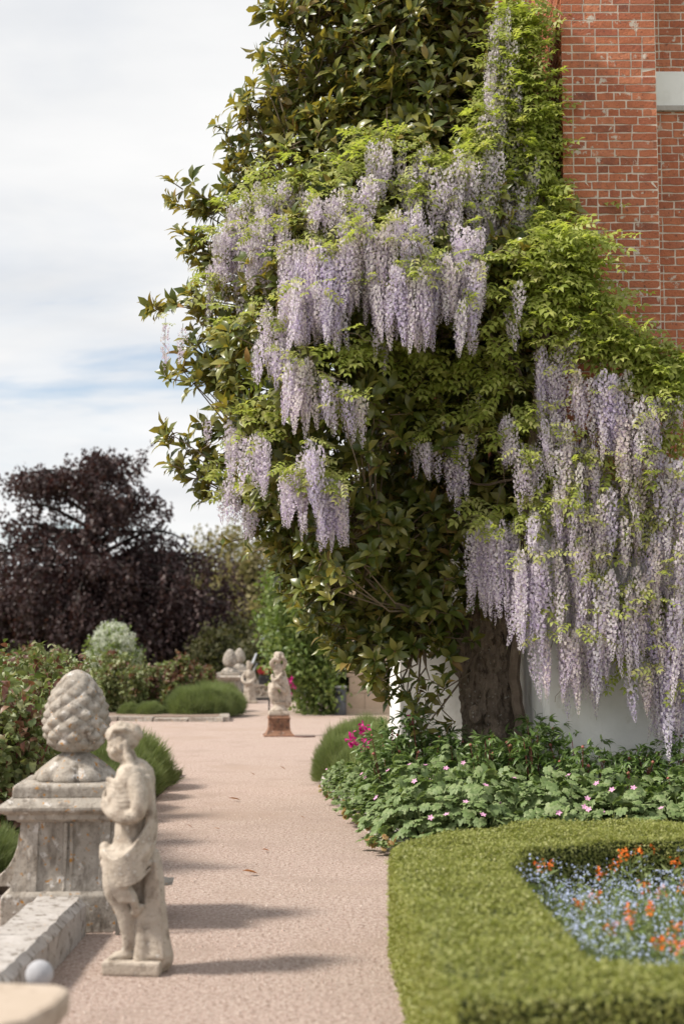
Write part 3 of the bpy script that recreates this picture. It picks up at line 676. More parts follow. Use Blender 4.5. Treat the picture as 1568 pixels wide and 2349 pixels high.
# pierced stone panel at the far end of the path
pp = A(617, 1600, 40.5)
pn = empty('pierced_panel', (pp[0], 40.5, 0), 0, 'carved stone balustrade panel pierced with round holes behind the statues', 'balustrade')
MB().box((-.5, -.14, 0), (.75, .14, .07)).build('plinth', M['iron'], pn)
def ring(cx, cz, r, t=.025): return [(cx+r*math.cos(q), -.02, cz+r*math.sin(q)) for q in np.linspace(0, 2*math.pi, 21)]
MB().box((-.46, -.06, .07), (.72, .06, .12)).build('rail', M['statue'], pn); MB().box((-.46, -.055, .40), (.72, .055, .44)).build('rail', M['statue'], pn)
for x in (-.44, .10, .68): MB().box((x-.03, -.065, .068), (x+.03, .065, .442)).build('upright', M['statue'], pn)
for cx_, cz_, r_ in ((-.30, .21, .085), (-.08, .30, .085), (-.32, .335, .05), (-.02, .17, .05), (.27, .21, .085), (.5, .30, .085), (.28, .345, .05), (.55, .17, .05)):
    MB().tube(ring(cx_, cz_, r_), .026, 8).build('ring', M['statue'], pn, True)
MB().box((-.45, .01, .11), (.70, .03, .41)).build('web', M['statue'], pn)
# motorbike beyond the panel
mb_ = empty('motorbike', (A(608, 1590, 44)[0]+.1, 44, 0), R(8), 'dark motorbike with pale windscreen and red trim parked beyond the pierced panel', 'motorbike')
def torus(c, r, t, nm, par, m):
    return MB().tube([(c[0]+r*math.cos(q), c[1], c[2]+r*math.sin(q)) for q in np.linspace(0, 2*math.pi, 25)], t, 8, False).build(nm, m, par, True)
for x in (-.62, .62):
    wh = torus((x, 0, .3), .25, .05, 'wheel', mb_, M['rubber']); torus((x, 0, .3), .18, .015, 'rim', wh, M['metal'])
    MB().tube([(x, -.05, .3), (x, .05, .3)], .05, 10).build('hub', M['metal'], wh)
MB().tube([(-.62, 0, .3), (-.42, 0, .85), (-.36, 0, 1.0)], .03, 8).build('fork', M['metal'], mb_, True)
MB().tube([(-.40, -.32, 1.0), (-.36, 0, 1.0), (-.40, .32, 1.0)], .016, 8).build('handlebar', M['iron'], mb_, True)
MB().lathe([(.02, -.25), (.12, -.2), (.15, 0), (.13, .15), (.04, .25)], 16).build('tank', M['redpaint'], mb_, True, loc=(-.1, 0, .78), rot=(0, R(90), 0))
MB().box((.1, -.13, .66), (.75, .13, .78)).build('seat', M['rubber'], mb_, bevel=.04)
MB().box((-.3, -.14, .25), (.25, .14, .62)).build('engine', M['iron'], mb_, bevel=.05)
MB().add([(-.50,-.2,.95),(-.50,.2,.95),(-.36,.16,1.3),(-.36,-.16,1.3),(-.53,-.2,.95),(-.53,.2,.95),(-.39,.16,1.3),(-.39,-.16,1.3)], [(0,1,2,3),(7,6,5,4),(0,3,7,4),(1,5,6,2),(0,4,5,1),(3,2,6,7)]).build('windscreen', M['palepaint'], mb_)
MB().box((.62, -.2, .80), (.98, .2, 1.08)).build('top_box', M['palepaint'], mb_, bevel=.04)

# litter bin
g = G(781, 1641)
bn = empty('litter_bin', (g[0], g[1]+.13, 0), 0, 'slim dark grey metal litter bin beside the climbing shrub', 'bin')
prof = [(.13, 0), (.132, .012), (.132, .615)]
MB().lathe(prof, 36).build('body', M['binmetal'], bn, True)
MB().lathe([(.134, .612), (.135, .645), (.125, .652), (.02, .652)], 36).build('lid', M['binrim'], bn, True)
MB().box((-.10, -.137, .44), (.03, -.08, .52)).build('slot', M['rubber'], bn)
# slim post with flood lamp
g = A(606, 1462, 33.5)
lp = empty('flood_lamp', (g[0]+.12, 33.5, 0), 0, 'small pale flood lamp on a slim post against the climbing shrub', 'lamp')
MB().tube([(0, 0, 0), (0, 0, g[2]-.03)], .018, 8).build('post', M['iron'], lp)
MB().box((-.20, -.05, g[2]-.05), (.03, .05, g[2]+.05)).build('lamp_head', M['palepaint'], lp, bevel=.01)
# cable lying on the gravel beside the plinth
a0, a1 = G(660, 1688), G(722, 1691)
pts = [(a0[0]+(a1[0]-a0[0])*t, a0[1]+(a1[1]-a0[1])*t-.25*math.sin(math.pi*t), .012) for t in np.linspace(0, 1, 12)]
tag(MB().tube(pts, .012, 6).build('cable', M['hose']), 'thin brown cable lying on gravel beside the terracotta plinth', 'cable')

# ------------------------------------------------------------------ kerbs
def kerb(name, label, pts, wdt=.16, h=.11, L=.38, mat='stone_top'):
    t = empty(name, (*pts[0], 0), 0, label, 'kerb')
    o = np.array(pts[0])
    for (p0, p1) in zip(pts[:-1], pts[1:]):
        p0, p1 = np.array(p0), np.array(p1); d = np.linalg.norm(p1-p0); k = max(1, int(round(d/L))); an = math.atan2(*(p1-p0)[::-1])
        for i in range(k):
            c = p0 + (p1-p0)*(i+.5)/k - o; l2 = d/k/2-.008
            m_ = MB().box((-l2, -wdt/2, -.03), (l2, wdt/2, h*random.uniform(.75, 1.1)))
            for q in range(8): v = m_.v[q]; m_.v[q] = (v[0]+random.uniform(-.015, .015), v[1]+random.uniform(-.02, .02), v[2]+random.uniform(-.012, .012))
            m_.build('kerb_stone', M[mat], t, bevel=.012, loc=(c[0], c[1], 0), rot=(0, 0, an+random.uniform(-.04, .04)))
    return t
kerb('bed_kerb', 'pale worn stone kerb edging the geranium bed beside the gravel', [(.52, 10.72), (.12, 13.6), (-.16, 16.2)])
kerb('bed_kerb', 'mossy stone kerb edging the rose bed behind the gravel crossing', [(-7.5, 30.0), (-2.42, 29.45), (-2.75, 34)], .2, .10, .7, 'stone')

# ================================================================== MAGNOLIA
def sil_left(z):
    zt = [.95, 1.14, 1.5, 1.83, 2.35, 2.67, 3.0, 3.24, 3.54, 4.12, 4.77, 5.17, 5.37, 5.82, 6.22, 6.62, 7.03, 7.55, 8.4]
    xl = [.55, .22, .05, -.30, -.50, -.66, -.95, -1.22, -1.22, -1.25, -1.30, -1.12, -1.12, -1.08, -.95, -.80, -.58, -.58, -.45]
    return np.interp(z, zt, xl) + np.interp(z, [1.5, 2.6, 3.0, 5.4, 5.9, 6.6, 8], [.02, .06, .18, .20, .22, .16, .12])
def sil_right(z): return np.interp(z, [.95, 1.2, 1.5, 1.9, 2.6, 5.4, 5.9, 8.4], [.75, .95, 1.2, 1.35, 1.8, 1.8, 1.5, 1.4])
def crown_front(x, z):
    D = np.interp(z, [.9, 1.5, 2.4, 4, 5.4, 6.4], [.55, .75, 1.15, 1.3, .95, .45])
    xl = sil_left(z); u = np.clip((xl+1.0-x)/1.0, 0, 1)
    cav = .78*np.clip((x-.05)/.35, 0, 1)*np.interp(z, [1.3, 1.9, 4.1, 4.6], [0, 1, 1, 0])      # hollow under the overhanging flowers
    return 13.25 - D*np.sqrt(1-u*u*.96) + cav
mag = empty('magnolia_tree', (1.33, 13.3, 0), 0, 'large evergreen magnolia with glossy leaves growing against the white wall', 'magnolia')
MO = np.array((1.33, 13.3, 0.0))
T1 = [lerpch([(1.37,13.25,-.05,.31), (1.38,13.25,.5,.25), (1.39,13.28,1.1,.235), (1.38,13.32,1.8,.23), (1.28,13.4,2.8,.2), (1.1,13.5,4.2,.15), (.9,13.5,5.8,.10), (.75,13.5,7.6,.06)]),
      lerpch([(1.16,13.22,-.05,.20), (1.2,13.2,.45,.14), (1.22,13.22,.95,.125), (1.15,13.25,1.4,.105), (.9,13.25,2.0,.085), (.4,13.1,2.6,.06), (-.2,12.95,3.1,.04)]),
      lerpch([(1.30,13.3,2.5,.14), (1.5,13.3,3.3,.10), (1.6,13.2,4.3,.07)]),
      lerpch([(1.1,13.4,4.0,.10), (.5,13.1,4.8,.07), (-.2,12.9,5.3,.04)]),
      [(1.05,13.05,-.02,.12), (1.18,13.12,.3,.10)], [(1.55,13.05,-.02,.13), (1.45,13.15,.3,.1)], [(1.2,12.98,.9,.05), (1.2,12.99,1.0,.055)], [(1.42,12.98,.55,.06), (1.42,13.0,.7,.05)]]
T1 = [[(x-MO[0], y-MO[1], z, r) for x, y, z, r in ch] for ch in T1]
link('trunk', sculpt('trunk', T1, .02, 1, .045, 'bark', .10), mag)
nodes = np.array([(1.36,13.3,1.8), (1.28,13.4,2.8), (1.1,13.5,4.2), (.9,13.5,5.8), (.75,13.5,7.2), (.75,13.1,1.9), (.3,13.0,2.5), (.5,13.1,4.8), (-.2,12.9,5.3), (1.6,13.2,4.3)])
att = []
while len(att) < 400:
    z = 1.0 + 7.2*rng.random(); xl, xr = sil_left(z), sil_right(z); x = xl + (xr-xl)*rng.random()
    yf = crown_front(x, z); 
    y = yf + abs(rng.normal(0, .28)) if len(att) < 255 else yf + .35 + .9*rng.random()
    if y > 14.35: continue
    if z < np.interp(x, [-.3, 0, .25, .45, .9, 1.3, 1.8], [2.15, 1.75, 1.5, 1.58, 1.66, 1.9, 2.1]): continue
    att.append((x, y, z))
n_front = 255
tips = [(408,432),(425,470),(455,455),(425,545),(440,575),(470,600),(360,690),(395,700),(430,680),(455,735),(405,845),(430,875),(460,830),(388,998),(415,1030),(405,1072),(440,1095),(470,1120),
        (598,130),(625,150),(603,12),(630,30),(555,225),(575,250),(552,265),(520,330),(535,360),(530,390),(480,480),(500,640),(590,1200),(650,1290),(690,1410),(760,1470),(800,1540),(850,1575),(640,100),(665,60),(700,30),(600,200),(620,260),(580,300),(565,345),(605,330),(650,150),(665,230),(640,300),(560,400),(525,425),(690,120),(680,60),(640,210),(600,260),(650,350),(470,700),(500,740),(450,780),(480,850),(505,900),(470,960),(500,1000),(450,1040),(490,1070),(530,880),(545,800),(525,1040),(470,560),(490,600),(520,680),(560,900),(450,690),(560,1000),(580,1080),(540,1140),(590,1150),(500,1110),(540,740),(500,820),(460,890)]
for px, py in tips:
    q = A(px+14, py+4, 12.95+random.uniform(-.15, .15)); att.append(tuple(q))
# low sprays hanging in front of the white wall
for px, py in ((905,1590), (945,1575), (985,1560), (1010,1625), (985,1655), (950,1640), (1020,1580), (930,1610), (880,1560), (850,1530)):
    att.append(tuple(A(px, py, 12.75+random.uniform(-.1, .15))))
ntips = len(tips)
for _ in range(90): tips_b = att.append((random.uniform(-.1, 1.8), random.uniform(13.5, 14.25), random.uniform(2.3, 7.6)))
n_back = len(att)
for px, py in ((835,930), (860,905), (1040,985), (1105,965), (870,1195), (905,1210), (795,1320), (760,1350), (1035,1320), (1065,1385), (1020,1400), (1190,880), (690,490), (660,500), (650,590), (730,1300), (830,1290)):
    q = A(px, py, 12.0); att.append((q[0], float(crown_front(q[0], q[2])) - .35, q[2]))
O = []; AX = []; NR = []; S = []; front = []; twg = MB()
cen = np.array((.85, 13.6))
for i, (x, y, z) in enumerate(att):
    special = i >= 400
    k = (4 if special else random.randint(11, 17))
    if i >= 400+ntips: k = 2
    if 400+ntips+10 <= i < n_back: k = 14; sd_b = .2
    elif i >= n_back: k = 3
    sd_ = .2 if 400+ntips+10 <= i < n_back else .07 if special else .15
    nd = nodes[np.argmin(np.linalg.norm(nodes-np.array((x, y, z)), axis=1) + 1.5*np.maximum(0, nodes[:, 2]-z))]
    a0 = np.array((x, y, z)); mid = (nd+a0)/2 + np.array((0, 0, -.12)) + rng.normal(0, .05, 3)
    twg.tube([nd, mid, a0], [.013, .009, .005], 5, False)
    for r_ in range(k):
        c = a0 + rng.normal(0, sd_, 3)
        outw = np.array((c[0]-cen[0], c[1]-cen[1], .25)); outw[0] *= 1.0
        ax = unit(unit(outw)*.9 + np.array((-.1, -.25, .55)) + rng.normal(0, .45, 3))
        if 400+ntips <= i < 400+ntips+10: ax = unit(np.array((-.5, -.4, .1)) + rng.normal(0, .5, 3))
        twg.tube([a0 + (c-a0)*.1, c], [.006, .005], 4, False)
        if ax @ np.array((0, 0, 1)) < -.4: ax[2] *= -1
        u = unit(np.cross(ax, (.3, .2, .9))); v = np.cross(ax, u)
        m_ = random.randint(6, 9); ph = random.uniform(0, 6.28)
        for q in range(m_):
            an = ph + 2*math.pi*q/m_*1.02 + random.uniform(-.25, .25); th = R(random.uniform(28, 80))
            rad = math.cos(an)*u + math.sin(an)*v
            d = ax*math.cos(th) + rad*math.sin(th)
            d = unit(d + np.array((0, 0, -.12)))
            O.append(c + ax*random.uniform(-.03, .03) + d*.012); AX.append(d); NR.append(unit(ax*1.0 - rad*.3 + rng.normal(0, .15, 3))); S.append(random.uniform(.12, .185)*(1 if random.random() < .75 else .62))
            front.append(i)
O = np.array(O); AX = np.array(AX); NR = np.array(NR); S = np.array(S); front = np.array(front)
old = rng.random(len(O)) < .028
# the most prominent leaves are objects of their own
score = O[:, 1] + .25*rng.random(len(O)) - .6*((front >= 400) & ((front < 400+ntips+10) | (front >= n_back)))
pick = np.zeros(len(O), bool); pick[np.argsort(score + 5*old)[:300]] = True
ML = [mesh('leaf', *leaf_t(w_, 5, c_, f_, 1.15), M['magnolia'], smooth=True) for w_, c_, f_ in ((.38, .15, .25), (.34, .26, .35), (.42, .08, .2))]
for i in np.where(pick)[0]:
    B = basis(AX[i], NR[i]); o = link('leaf', ML[i % 3], mag)
    Mx = Matrix(B.tolist()).to_4x4(); Mx.translation = Vector((O[i]-MO).tolist()); o.matrix_local = Mx @ Matrix.Scale(float(S[i]), 4)
r1 = ~pick & ~old; inner = ((front >= n_front) & (front < 400)) | ((front >= 400+ntips+10) & (front < n_back))
V1 = []
for w_, c_, f_, sel in ((.38, .15, .25, 0), (.34, .28, .35, 1), (.42, .08, .2, 2)):
    for deep, rows in ((False, 3), (True, 2)):
        ii = r1 & (inner == deep) & (np.arange(len(O)) % 3 == sel)
        V1.append(scatter(leaf_t(w_, rows, c_, f_, 1.1), O[ii]-MO, AX[ii], NR[ii], S[ii]))
tag(link('foliage', mesh('foliage', *cat(*V1), M['magnolia'], smooth=True), mag), kind='stuff')
tag(link('old_foliage', mesh('old_foliage', *scatter(LEAF4, O[old]-MO, AX[old], NR[old], S[old]), M['magnolia_old'], smooth=True), mag), kind='stuff')
twg.v = [(a_-MO[0], b_-MO[1], c_) for a_, b_, c_ in twg.v]
twg.build('branches', M['twig'], mag)

# ================================================================== WISTERIA
WO = np.array((1.82, 12.0, 0.0))
wis = empty('wisteria', tuple(WO), 0, 'flowering wisteria with hanging lilac racemes draped over magnolia and brick pier', 'wisteria')
def wy(px, py):
    if px > 1190:
        if py < 520: return np.interp(px, [1190, 1290], [12.55, 12.30])
        return 11.82
    q = A(px, py, 12.6); yf = float(crown_front(q[0], q[2])) - (.40 if 290 < py < 840 else .30)
    t = np.clip((px-1050)/140, 0, 1)
    back = 12.55 if py < 520 else 11.82
    return yf*(1-t) + back*t
def raceme(L, seed):
    r = random.Random(seed); V = []; F = []; Mi = []
    def quad(c, d, up, w_, h_, m_):
        d = unit(d); up = unit(up - d*np.dot(up, d)); s_ = np.cross(d, up); b = len(V)
        V.extend([c - s_*w_*.35, c + s_*w_*.35, c + s_*w_*.55 + up*h_*.75 + d*.15*h_, c - s_*w_*.55 + up*h_*.75 + d*.15*h_]); F.append((b, b+1, b+2, b+3)); Mi.append(m_)
    n_ = int(L*300); ga = 0
    for i in range(n_):
        t = (i+.5)/n_; z = -L*(.04+.96*t)
        rad = .056*min(1, t*6+.35)*(1-t**2.4*.84)*(r.uniform(.55, 1.18))
        ga += 2.39996 + r.uniform(-.3, .3); d = np.array((math.cos(ga), math.sin(ga), r.uniform(-.25, .15)))
        c = d*rad + np.array((0, 0, z)); sz = (.0205 if t < .72 else .0205-.012*(t-.72)/.28)*r.uniform(.75, 1.25)
        pale = r.random() < (.97 - .35*t)
        quad(c, d, np.array((r.uniform(-.5, .5), r.uniform(-.5, .5), 1.0)), sz*1.1, sz*1.2, 0 if pale else 1)
        quad(c - np.array((0, 0, sz*.2)), d + np.array((0, 0, -.9)), d*1.2 + np.array((r.uniform(-.4, .4), r.uniform(-.4, .4), -.5)), sz*.7, sz*1.0, 1 if r.random() < .38 else 0)
    mbs = MB().tube([(0, 0, .05), (0.004, 0, -L*.5), (0, .004, -L*1.04)], [.003, .0022, .001], 4, False)
    b = len(V); V.extend([np.array(p) for p in mbs.v]); F.extend([tuple(i+b for i in f) for f in mbs.f]); Mi.extend([2]*len(mbs.f))
    V = np.array(V); bn = r.uniform(.02, .07)*L/.5; V[:, 0] += bn*(V[:, 2]/L)**2
    return V, np.array(F), np.array(Mi)
RL = [.28, .36, .44, .52, .62, .74]
RV = {(L, s): raceme(L, int(L*100)+s*7) for L in RL for s in range(3)}
RM = {k: mesh('raceme', v[0], v[1], [M['lilac'], M['violet'], M['stalk']], v[2]) for k, v in RV.items()}
CL = [ # x0, x1, top y0, y1, length px lo, hi, count
 (368,384,742,748,118,126,1), (418,424,750,756,80,90,1), (470,480,958,964,60,70,1),
 (495,540,505,560,90,130,7), (520,600,455,520,120,175,13), (570,660,470,560,120,175,12), (590,660,770,800,70,110,5), (600,650,690,740,80,110,4),
 (650,705,545,590,180,250,15), (655,700,640,680,120,160,6), (700,780,540,600,180,245,17), (720,780,640,690,100,140,6),
 (785,850,490,560,150,225,14), (840,905,520,590,140,190,9), (860,910,640,690,110,150,5), (905,1000,590,640,140,195,18), (920,990,530,570,100,130,6),
 (1000,1060,560,620,120,170,9), (1050,1115,590,620,110,150,7), (1000,1110,480,560,90,130,9), (1040,1100,680,720,80,130,5),
 (840,930,318,360,80,125,8), (800,860,400,450,70,110,6), (930,1060,370,470,80,130,14), (700,800,420,480,70,110,7), (640,700,395,430,60,90,3),
 (930,1100,330,420,70,120,14), (1030,1130,400,470,90,140,10), (560,640,410,460,70,110,6), (480,560,600,680,60,100,4), (880,980,470,520,70,110,8), (750,840,430,500,70,110,6), (1130,1190,220,320,90,130,7), (1190,1240,420,470,90,130,5),
 (1060,1160,320,420,90,150,14), (1125,1165,5,60,90,130,5), (1115,1165,110,210,90,140,8), (1165,1200,80,190,70,110,5), (1100,1180,230,300,80,130,7), (1110,1235,340,420,120,170,14), (1110,1200,430,480,80,120,8), (1200,1225,300,400,90,130,3),
 (660,712,800,850,120,170,8), (740,795,850,890,90,130,4), (790,830,900,960,70,100,3), (880,910,790,800,60,80,2),
 (525,560,960,1000,90,120,4), (560,615,985,1020,100,150,7), (510,550,1090,1120,70,100,4), (550,585,1150,1165,70,90,3),
 (650,700,1065,1090,120,160,7), (690,735,1000,1060,130,165,5), (735,792,1090,1120,130,165,9),
 (1010,1030,960,985,70,100,2), (1045,1068,985,1020,140,185,3), (950,1000,1000,1030,70,100,4), (1015,1045,1020,1060,60,100,3), (1150,1190,945,985,80,120,4), (1080,1100,900,1000,70,90,2), (1180,1200,640,700,80,120,2), (1150,1180,700,760,70,90,2),
 (1235,1300,780,840,150,220,9), (1230,1300,930,1000,80,140,6), (1180,1250,1010,1060,90,130,5), (1300,1340,720,780,60,110,3), (1310,1345,830,900,90,130,5),
 (1345,1440,840,900,140,210,12), (1420,1500,900,970,140,190,12), (1350,1480,1000,1060,100,140,8), (1270,1370,1000,1060,140,200,12), (1270,1330,1090,1150,90,130,6),
 (1070,1130,1190,1225,160,215,9), (1120,1185,1180,1240,170,220,9), (1185,1250,1230,1290,180,240,10), (1215,1250,1430,1470,120,160,3), (1210,1240,1150,1190,80,130,3),
 (1350,1480,1110,1190,140,200,16), (1270,1350,1150,1250,110,160,8), (1280,1400,1270,1330,200,290,15), (1285,1375,1420,1470,140,200,8), (1370,1400,1380,1420,140,190,3), (1260,1290,1320,1380,80,140,3),
 (1400,1500,1290,1350,170,230,10), (1430,1510,1340,1400,150,200,8), (1480,1568,1030,1110,150,230,10), (1490,1580,1180,1260,170,240,11), (1520,1590,1340,1400,190,270,9), (1485,1580,1470,1520,170,230,9), (1440,1500,1520,1540,90,130,3), (1500,1568,900,930,60,100,5), (1540,1600,1560,1600,110,150,4)]
rac = []
for x0, x1, y0, y1, l0, l1, cnt in CL:
    for _ in range(cnt if cnt < 3 else int(cnt*1.75)):
        px, py, lp_ = random.uniform(x0, x1), random.uniform(y0, y1), random.uniform(l0, l1)
        y = wy((x0+x1)/2, (y0+y1)/2) + random.uniform(-.24, .08)
        if px > 1235 and py > 900: y = min(y, 12.02)
        if 640 < px < 1010 and 480 < py < 700: y -= .08
        rac.append((A(px, py, y), lp_/F_PX*y))
rac.sort(key=lambda q: q[0][1] - .25*q[1])
restV = []; restM = []; bofs = 0; restF = []
for i, (p_, L) in enumerate(rac):
    L0 = min(RL, key=lambda q: abs(q-L)); key = (L0, random.randrange(3)); sc_ = L/L0
    wdt = random.uniform(.62, 1.1); rz = random.uniform(0, 6.28); lean = (random.gauss(0, .055), random.gauss(0, .055))
    if i < 300:
        o = link('raceme', RM[key], wis, p_-WO, (lean[0], lean[1], rz)); o.scale = (wdt, wdt, min(1.25, max(.75, sc_)))
    else:
        v, f, m_ = RV[key]; sub = rng.random(len(f)) < .68; f, m_ = f[sub], m_[sub]; c_, s_ = math.cos(rz), math.sin(rz)
        vv = v*np.array((wdt, wdt, min(1.25, max(.75, sc_)))); vv = np.stack([vv[:, 0]*c_-vv[:, 1]*s_, vv[:, 0]*s_+vv[:, 1]*c_, vv[:, 2]], 1)
        restV.append(vv + (p_-WO)); restF.append(f+bofs); restM.append(m_); bofs += len(v)
if restV: tag(link('blossom', mesh('blossom', np.vstack(restV), np.vstack(restF), [M['lilac'], M['violet'], M['stalk']], np.concatenate(restM)), wis), kind='stuff')
def pinnate(pairs=5, W=.30, droop=.25, seed=0):
    r = random.Random(seed); parts = []
    for i in range(pairs):
        t = .22 + .66*i/(pairs-1); zc = -droop*t*t
        for s in (-1, 1):
            an = R(r.uniform(48, 66)); d = unit(np.array((s*math.sin(an), math.cos(an), -.25+r.uniform(-.2, .15))))
            B = basis(d, np.array((0, 0, 1.0))); parts.append(xf((LEAF2[0]*np.array((W/.3, 1, 1)), LEAF2[1]), B, (0, t, zc), .30*r.uniform(.85, 1.1)*(1-.25*abs(t-.5))))
    parts.append(xf(LEAF2, np.eye(3), (0, .9, -droop*.8), .3))
    st_ = (np.array([(-.006,0,0), (.006,0,0), (.005,.5,-droop*.25), (-.005,.5,-droop*.25), (.003,.95,-droop*.9), (-.003,.95,-droop*.9)]), np.array([(0,1,2,3), (3,2,4,5)]))
    return join_t(parts + [st_])
PT = [pinnate(4, .40, .25, 1), pinnate(5, .36, .4, 2), pinnate(4, .42, .15, 3)]
LR = [ # cx, cy, rx, ry, count, pale fraction
 (1192,50,42,60,44,.1), (1180,160,55,60,60,.15), (1170,260,75,60,70,.3), (1200,370,45,70,44,.2), (1232,290,16,60,24,0), (1245,420,13,75,26,0), (1120,330,50,35,36,.3), (1000,370,70,26,30,.4), (865,312,65,16,20,.6), (800,370,60,26,18,.5),
 (700,400,70,25,16,.5), (640,370,40,20,8,.4), (960,425,70,24,14,.4), (1080,430,60,26,14,.3), (560,440,50,24,9,.6), (1240,470,30,30,14,0),
 (1305,545,58,40,52,0), (1300,620,66,60,70,.05), (1340,685,56,55,56,.05), (1255,580,30,60,24,.5), (1415,780,80,38,70,.1), (1500,845,62,45,56,.1), (1550,830,35,40,26,.1), (1340,760,70,40,34,.25), (1560,900,40,40,20,.2),
 (1150,560,50,40,10,.3), (1130,650,50,40,10,.1), (1180,710,40,50,12,.05), (1140,790,50,40,10,.05), (1235,700,20,60,12,.2), (830,500,50,20,12,.7), (730,520,35,18,10,.8), (960,600,60,25,14,.7), (870,560,40,30,10,.5), (1060,480,40,40,12,.4),
 (830,790,60,30,16,0), (930,800,50,25,14,.1), (780,800,30,30,8,0), (1050,840,70,40,36,.15), (980,880,40,40,14,.2), (1130,860,40,40,14,.1), (760,900,30,40,8,.1), (1090,930,50,30,14,.2), (1000,950,40,30,8,.1), (1160,990,40,40,10,0), (1240,1060,40,40,12,.2), (1210,950,40,40,12,.3),
 (700,1075,40,14,10,.6), (760,1085,25,12,7,.7), (570,950,30,30,10,.4), (530,1080,30,30,10,.6), (560,1130,30,15,6,.6),
 (1130,1165,50,18,14,.3), (1220,1170,50,25,14,.1), (1300,1130,50,40,14,.3), (1420,1060,60,50,16,.3), (1360,1250,70,30,20,.5), (1480,1180,60,60,20,.6), (1520,1000,60,50,26,.5), (1550,1120,40,60,18,.5), (1430,1370,60,40,14,.4), (1540,1280,40,60,14,.5), (1500,1380,50,40,14,.5), (1250,1380,30,40,8,0), (1460,1470,40,50,8,.3), (1420,1520,15,60,5,.1), (1540,1480,40,40,8,.4),
 (520,520,30,30,6,.6), (600,430,40,30,10,.6), (480,640,30,40,8,.4), (540,720,40,40,10,.4), (620,900,30,50,8,.3)]
LO = []; LA = []; LN = []; LS = []; LP = []
for cx_, cy_, rx, ry, cnt, pf in LR:
    for _ in range(int(cnt*(3.4 if cx_ > 1110 and cy_ < 480 else 2.4 if cx_ > 1170 and cy_ < 920 else 1.5))):
        q = rng.normal(0, .55, 2); px, py = cx_ + rx*q[0], cy_ + ry*q[1]
        y = wy(px, py) + random.uniform(-.10, .30)
        if px > 1235 and py > 480: y = min(y, 11.98 if py > 760 else 12.22)
        o_ = A(px, py, y); an = random.uniform(-2.6, -.5)
        LO.append(o_); LA.append(unit(np.array((math.cos(an)*1.0, math.sin(an)*.8, random.uniform(-.75, .25))))); LN.append(unit(np.array((random.uniform(-.5, .3), -.55, .9)) + rng.normal(0, .25, 3))); LS.append(random.uniform(.19, .31)); LP.append(random.random() < pf)
for p_, L in rac:                                   # leaf sprays at the heads of the racemes
    if random.random() > .34: continue
    for _ in range(random.randint(1, 3)):
        an = random.uniform(-2.8, -.3)
        LO.append(p_ + np.array((random.uniform(-.06, .06), random.uniform(-.10, -.02), random.uniform(-.04, .08)))); LA.append(unit(np.array((math.cos(an), math.sin(an)*.7, random.uniform(-.7, .3))))); LN.append(unit(np.array((random.uniform(-.5, .3), -.5, .9)) + rng.normal(0, .25, 3))); LS.append(random.uniform(.12, .21)); LP.append(random.random() < .45)
LO = np.array(LO); LA = np.array(LA); LN = np.array(LN); LS = np.array(LS); LP = np.array(LP)
pk = np.zeros(len(LO), bool); pk[np.argsort(LO[:, 1])[:300]] = True
WL = {(t, p_): mesh('leaf', *PT[t], M['wleafpale' if p_ else 'wleaf']) for t in range(3) for p_ in (0, 1)}
for i in np.where(pk)[0]:
    B = basis(LA[i], LN[i]); Mx = Matrix(B.tolist()).to_4x4(); Mx.translation = Vector((LO[i]-WO).tolist())
    link('leaf', WL[(i % 3, int(LP[i]))], wis).matrix_local = Mx @ Matrix.Scale(float(LS[i]), 4)
for p_, nm in ((0, 'foliage'), (1, 'young_foliage')):
    parts = []
    for t in range(3):
        ii = ~pk & (LP == bool(p_)) & (np.arange(len(LO)) % 3 == t); parts.append(scatter(PT[t], LO[ii]-WO, LA[ii], LN[ii], LS[ii]))
    tag(link(nm, mesh(nm, *cat(*parts), M['wleafpale' if p_ else 'wleaf']), wis), kind='stuff')
st_ = MB()
def wv(pts, r0, r1, n_=6):
    P = lerpch([(*p_, 0) for p_ in pts], 6); P = [np.array(q[:3]) + rng.normal(0, .012, 3) - WO for q in P]
    st_.tube(P, list(np.linspace(r0, r1, len(P))), n_)
wv([(1.58,12.85,0), (1.60,12.8,.7), (1.55,12.8,1.4), (1.6,12.6,2.2), (1.62,12.3,3.0), (1.72,12.2,3.9), (1.82,12.3,5.0), (1.7,12.6,6.2), (1.62,12.9,7.5)], .055, .03)
wv([(1.85,12.0,2.9), (2.2,11.98,3.5), (2.7,11.95,3.6), (3.4,11.95,3.4)], .03, .015)
wv([(1.8,12.3,3.6), (1.3,12.35,4.3), (.7,12.35,5.0), (.1,12.45,5.4), (-.5,12.7,5.5), (-.8,12.9,5.2)], .022, .008)
wv([(1.8,12.2,3.3), (1.3,12.6,3.0), (.7,12.7,3.3), (.1,12.3,3.6), (-.4,12.4,3.3)], .014, .005)
wv([(2.3,11.9,3.0), (2.6,11.85,2.7), (3.0,11.85,2.6)], .012, .006)
wv([(1.8,12.0,2.5), (2.1,11.95,2.3), (2.6,11.9,2.4)], .014, .006)
for _ in range(40):                                    # loose tendrils and twigs
    c = rac[random.randrange(len(rac))][0]
    if c[0] < -.9: continue
    d = rng.normal(0, .35, 3); d[1] *= .3
    wv([c, c + d*.5 + np.array((0, -.03, .1)), c + d + np.array((0, -.02, -.05))], .004, .002, 4)
for px, py in ((1045,860), (1130,1000), (1240,1350), (1500,1350), (1060,500), (830,560)):
    c = A(px, py, wy(px, py)-.08); wv([c, c+np.array((.1,-.05,-.3)), c+np.array((.03,0,-.6))], .005, .002, 4)
st_.build('stem', M['vine'], wis)

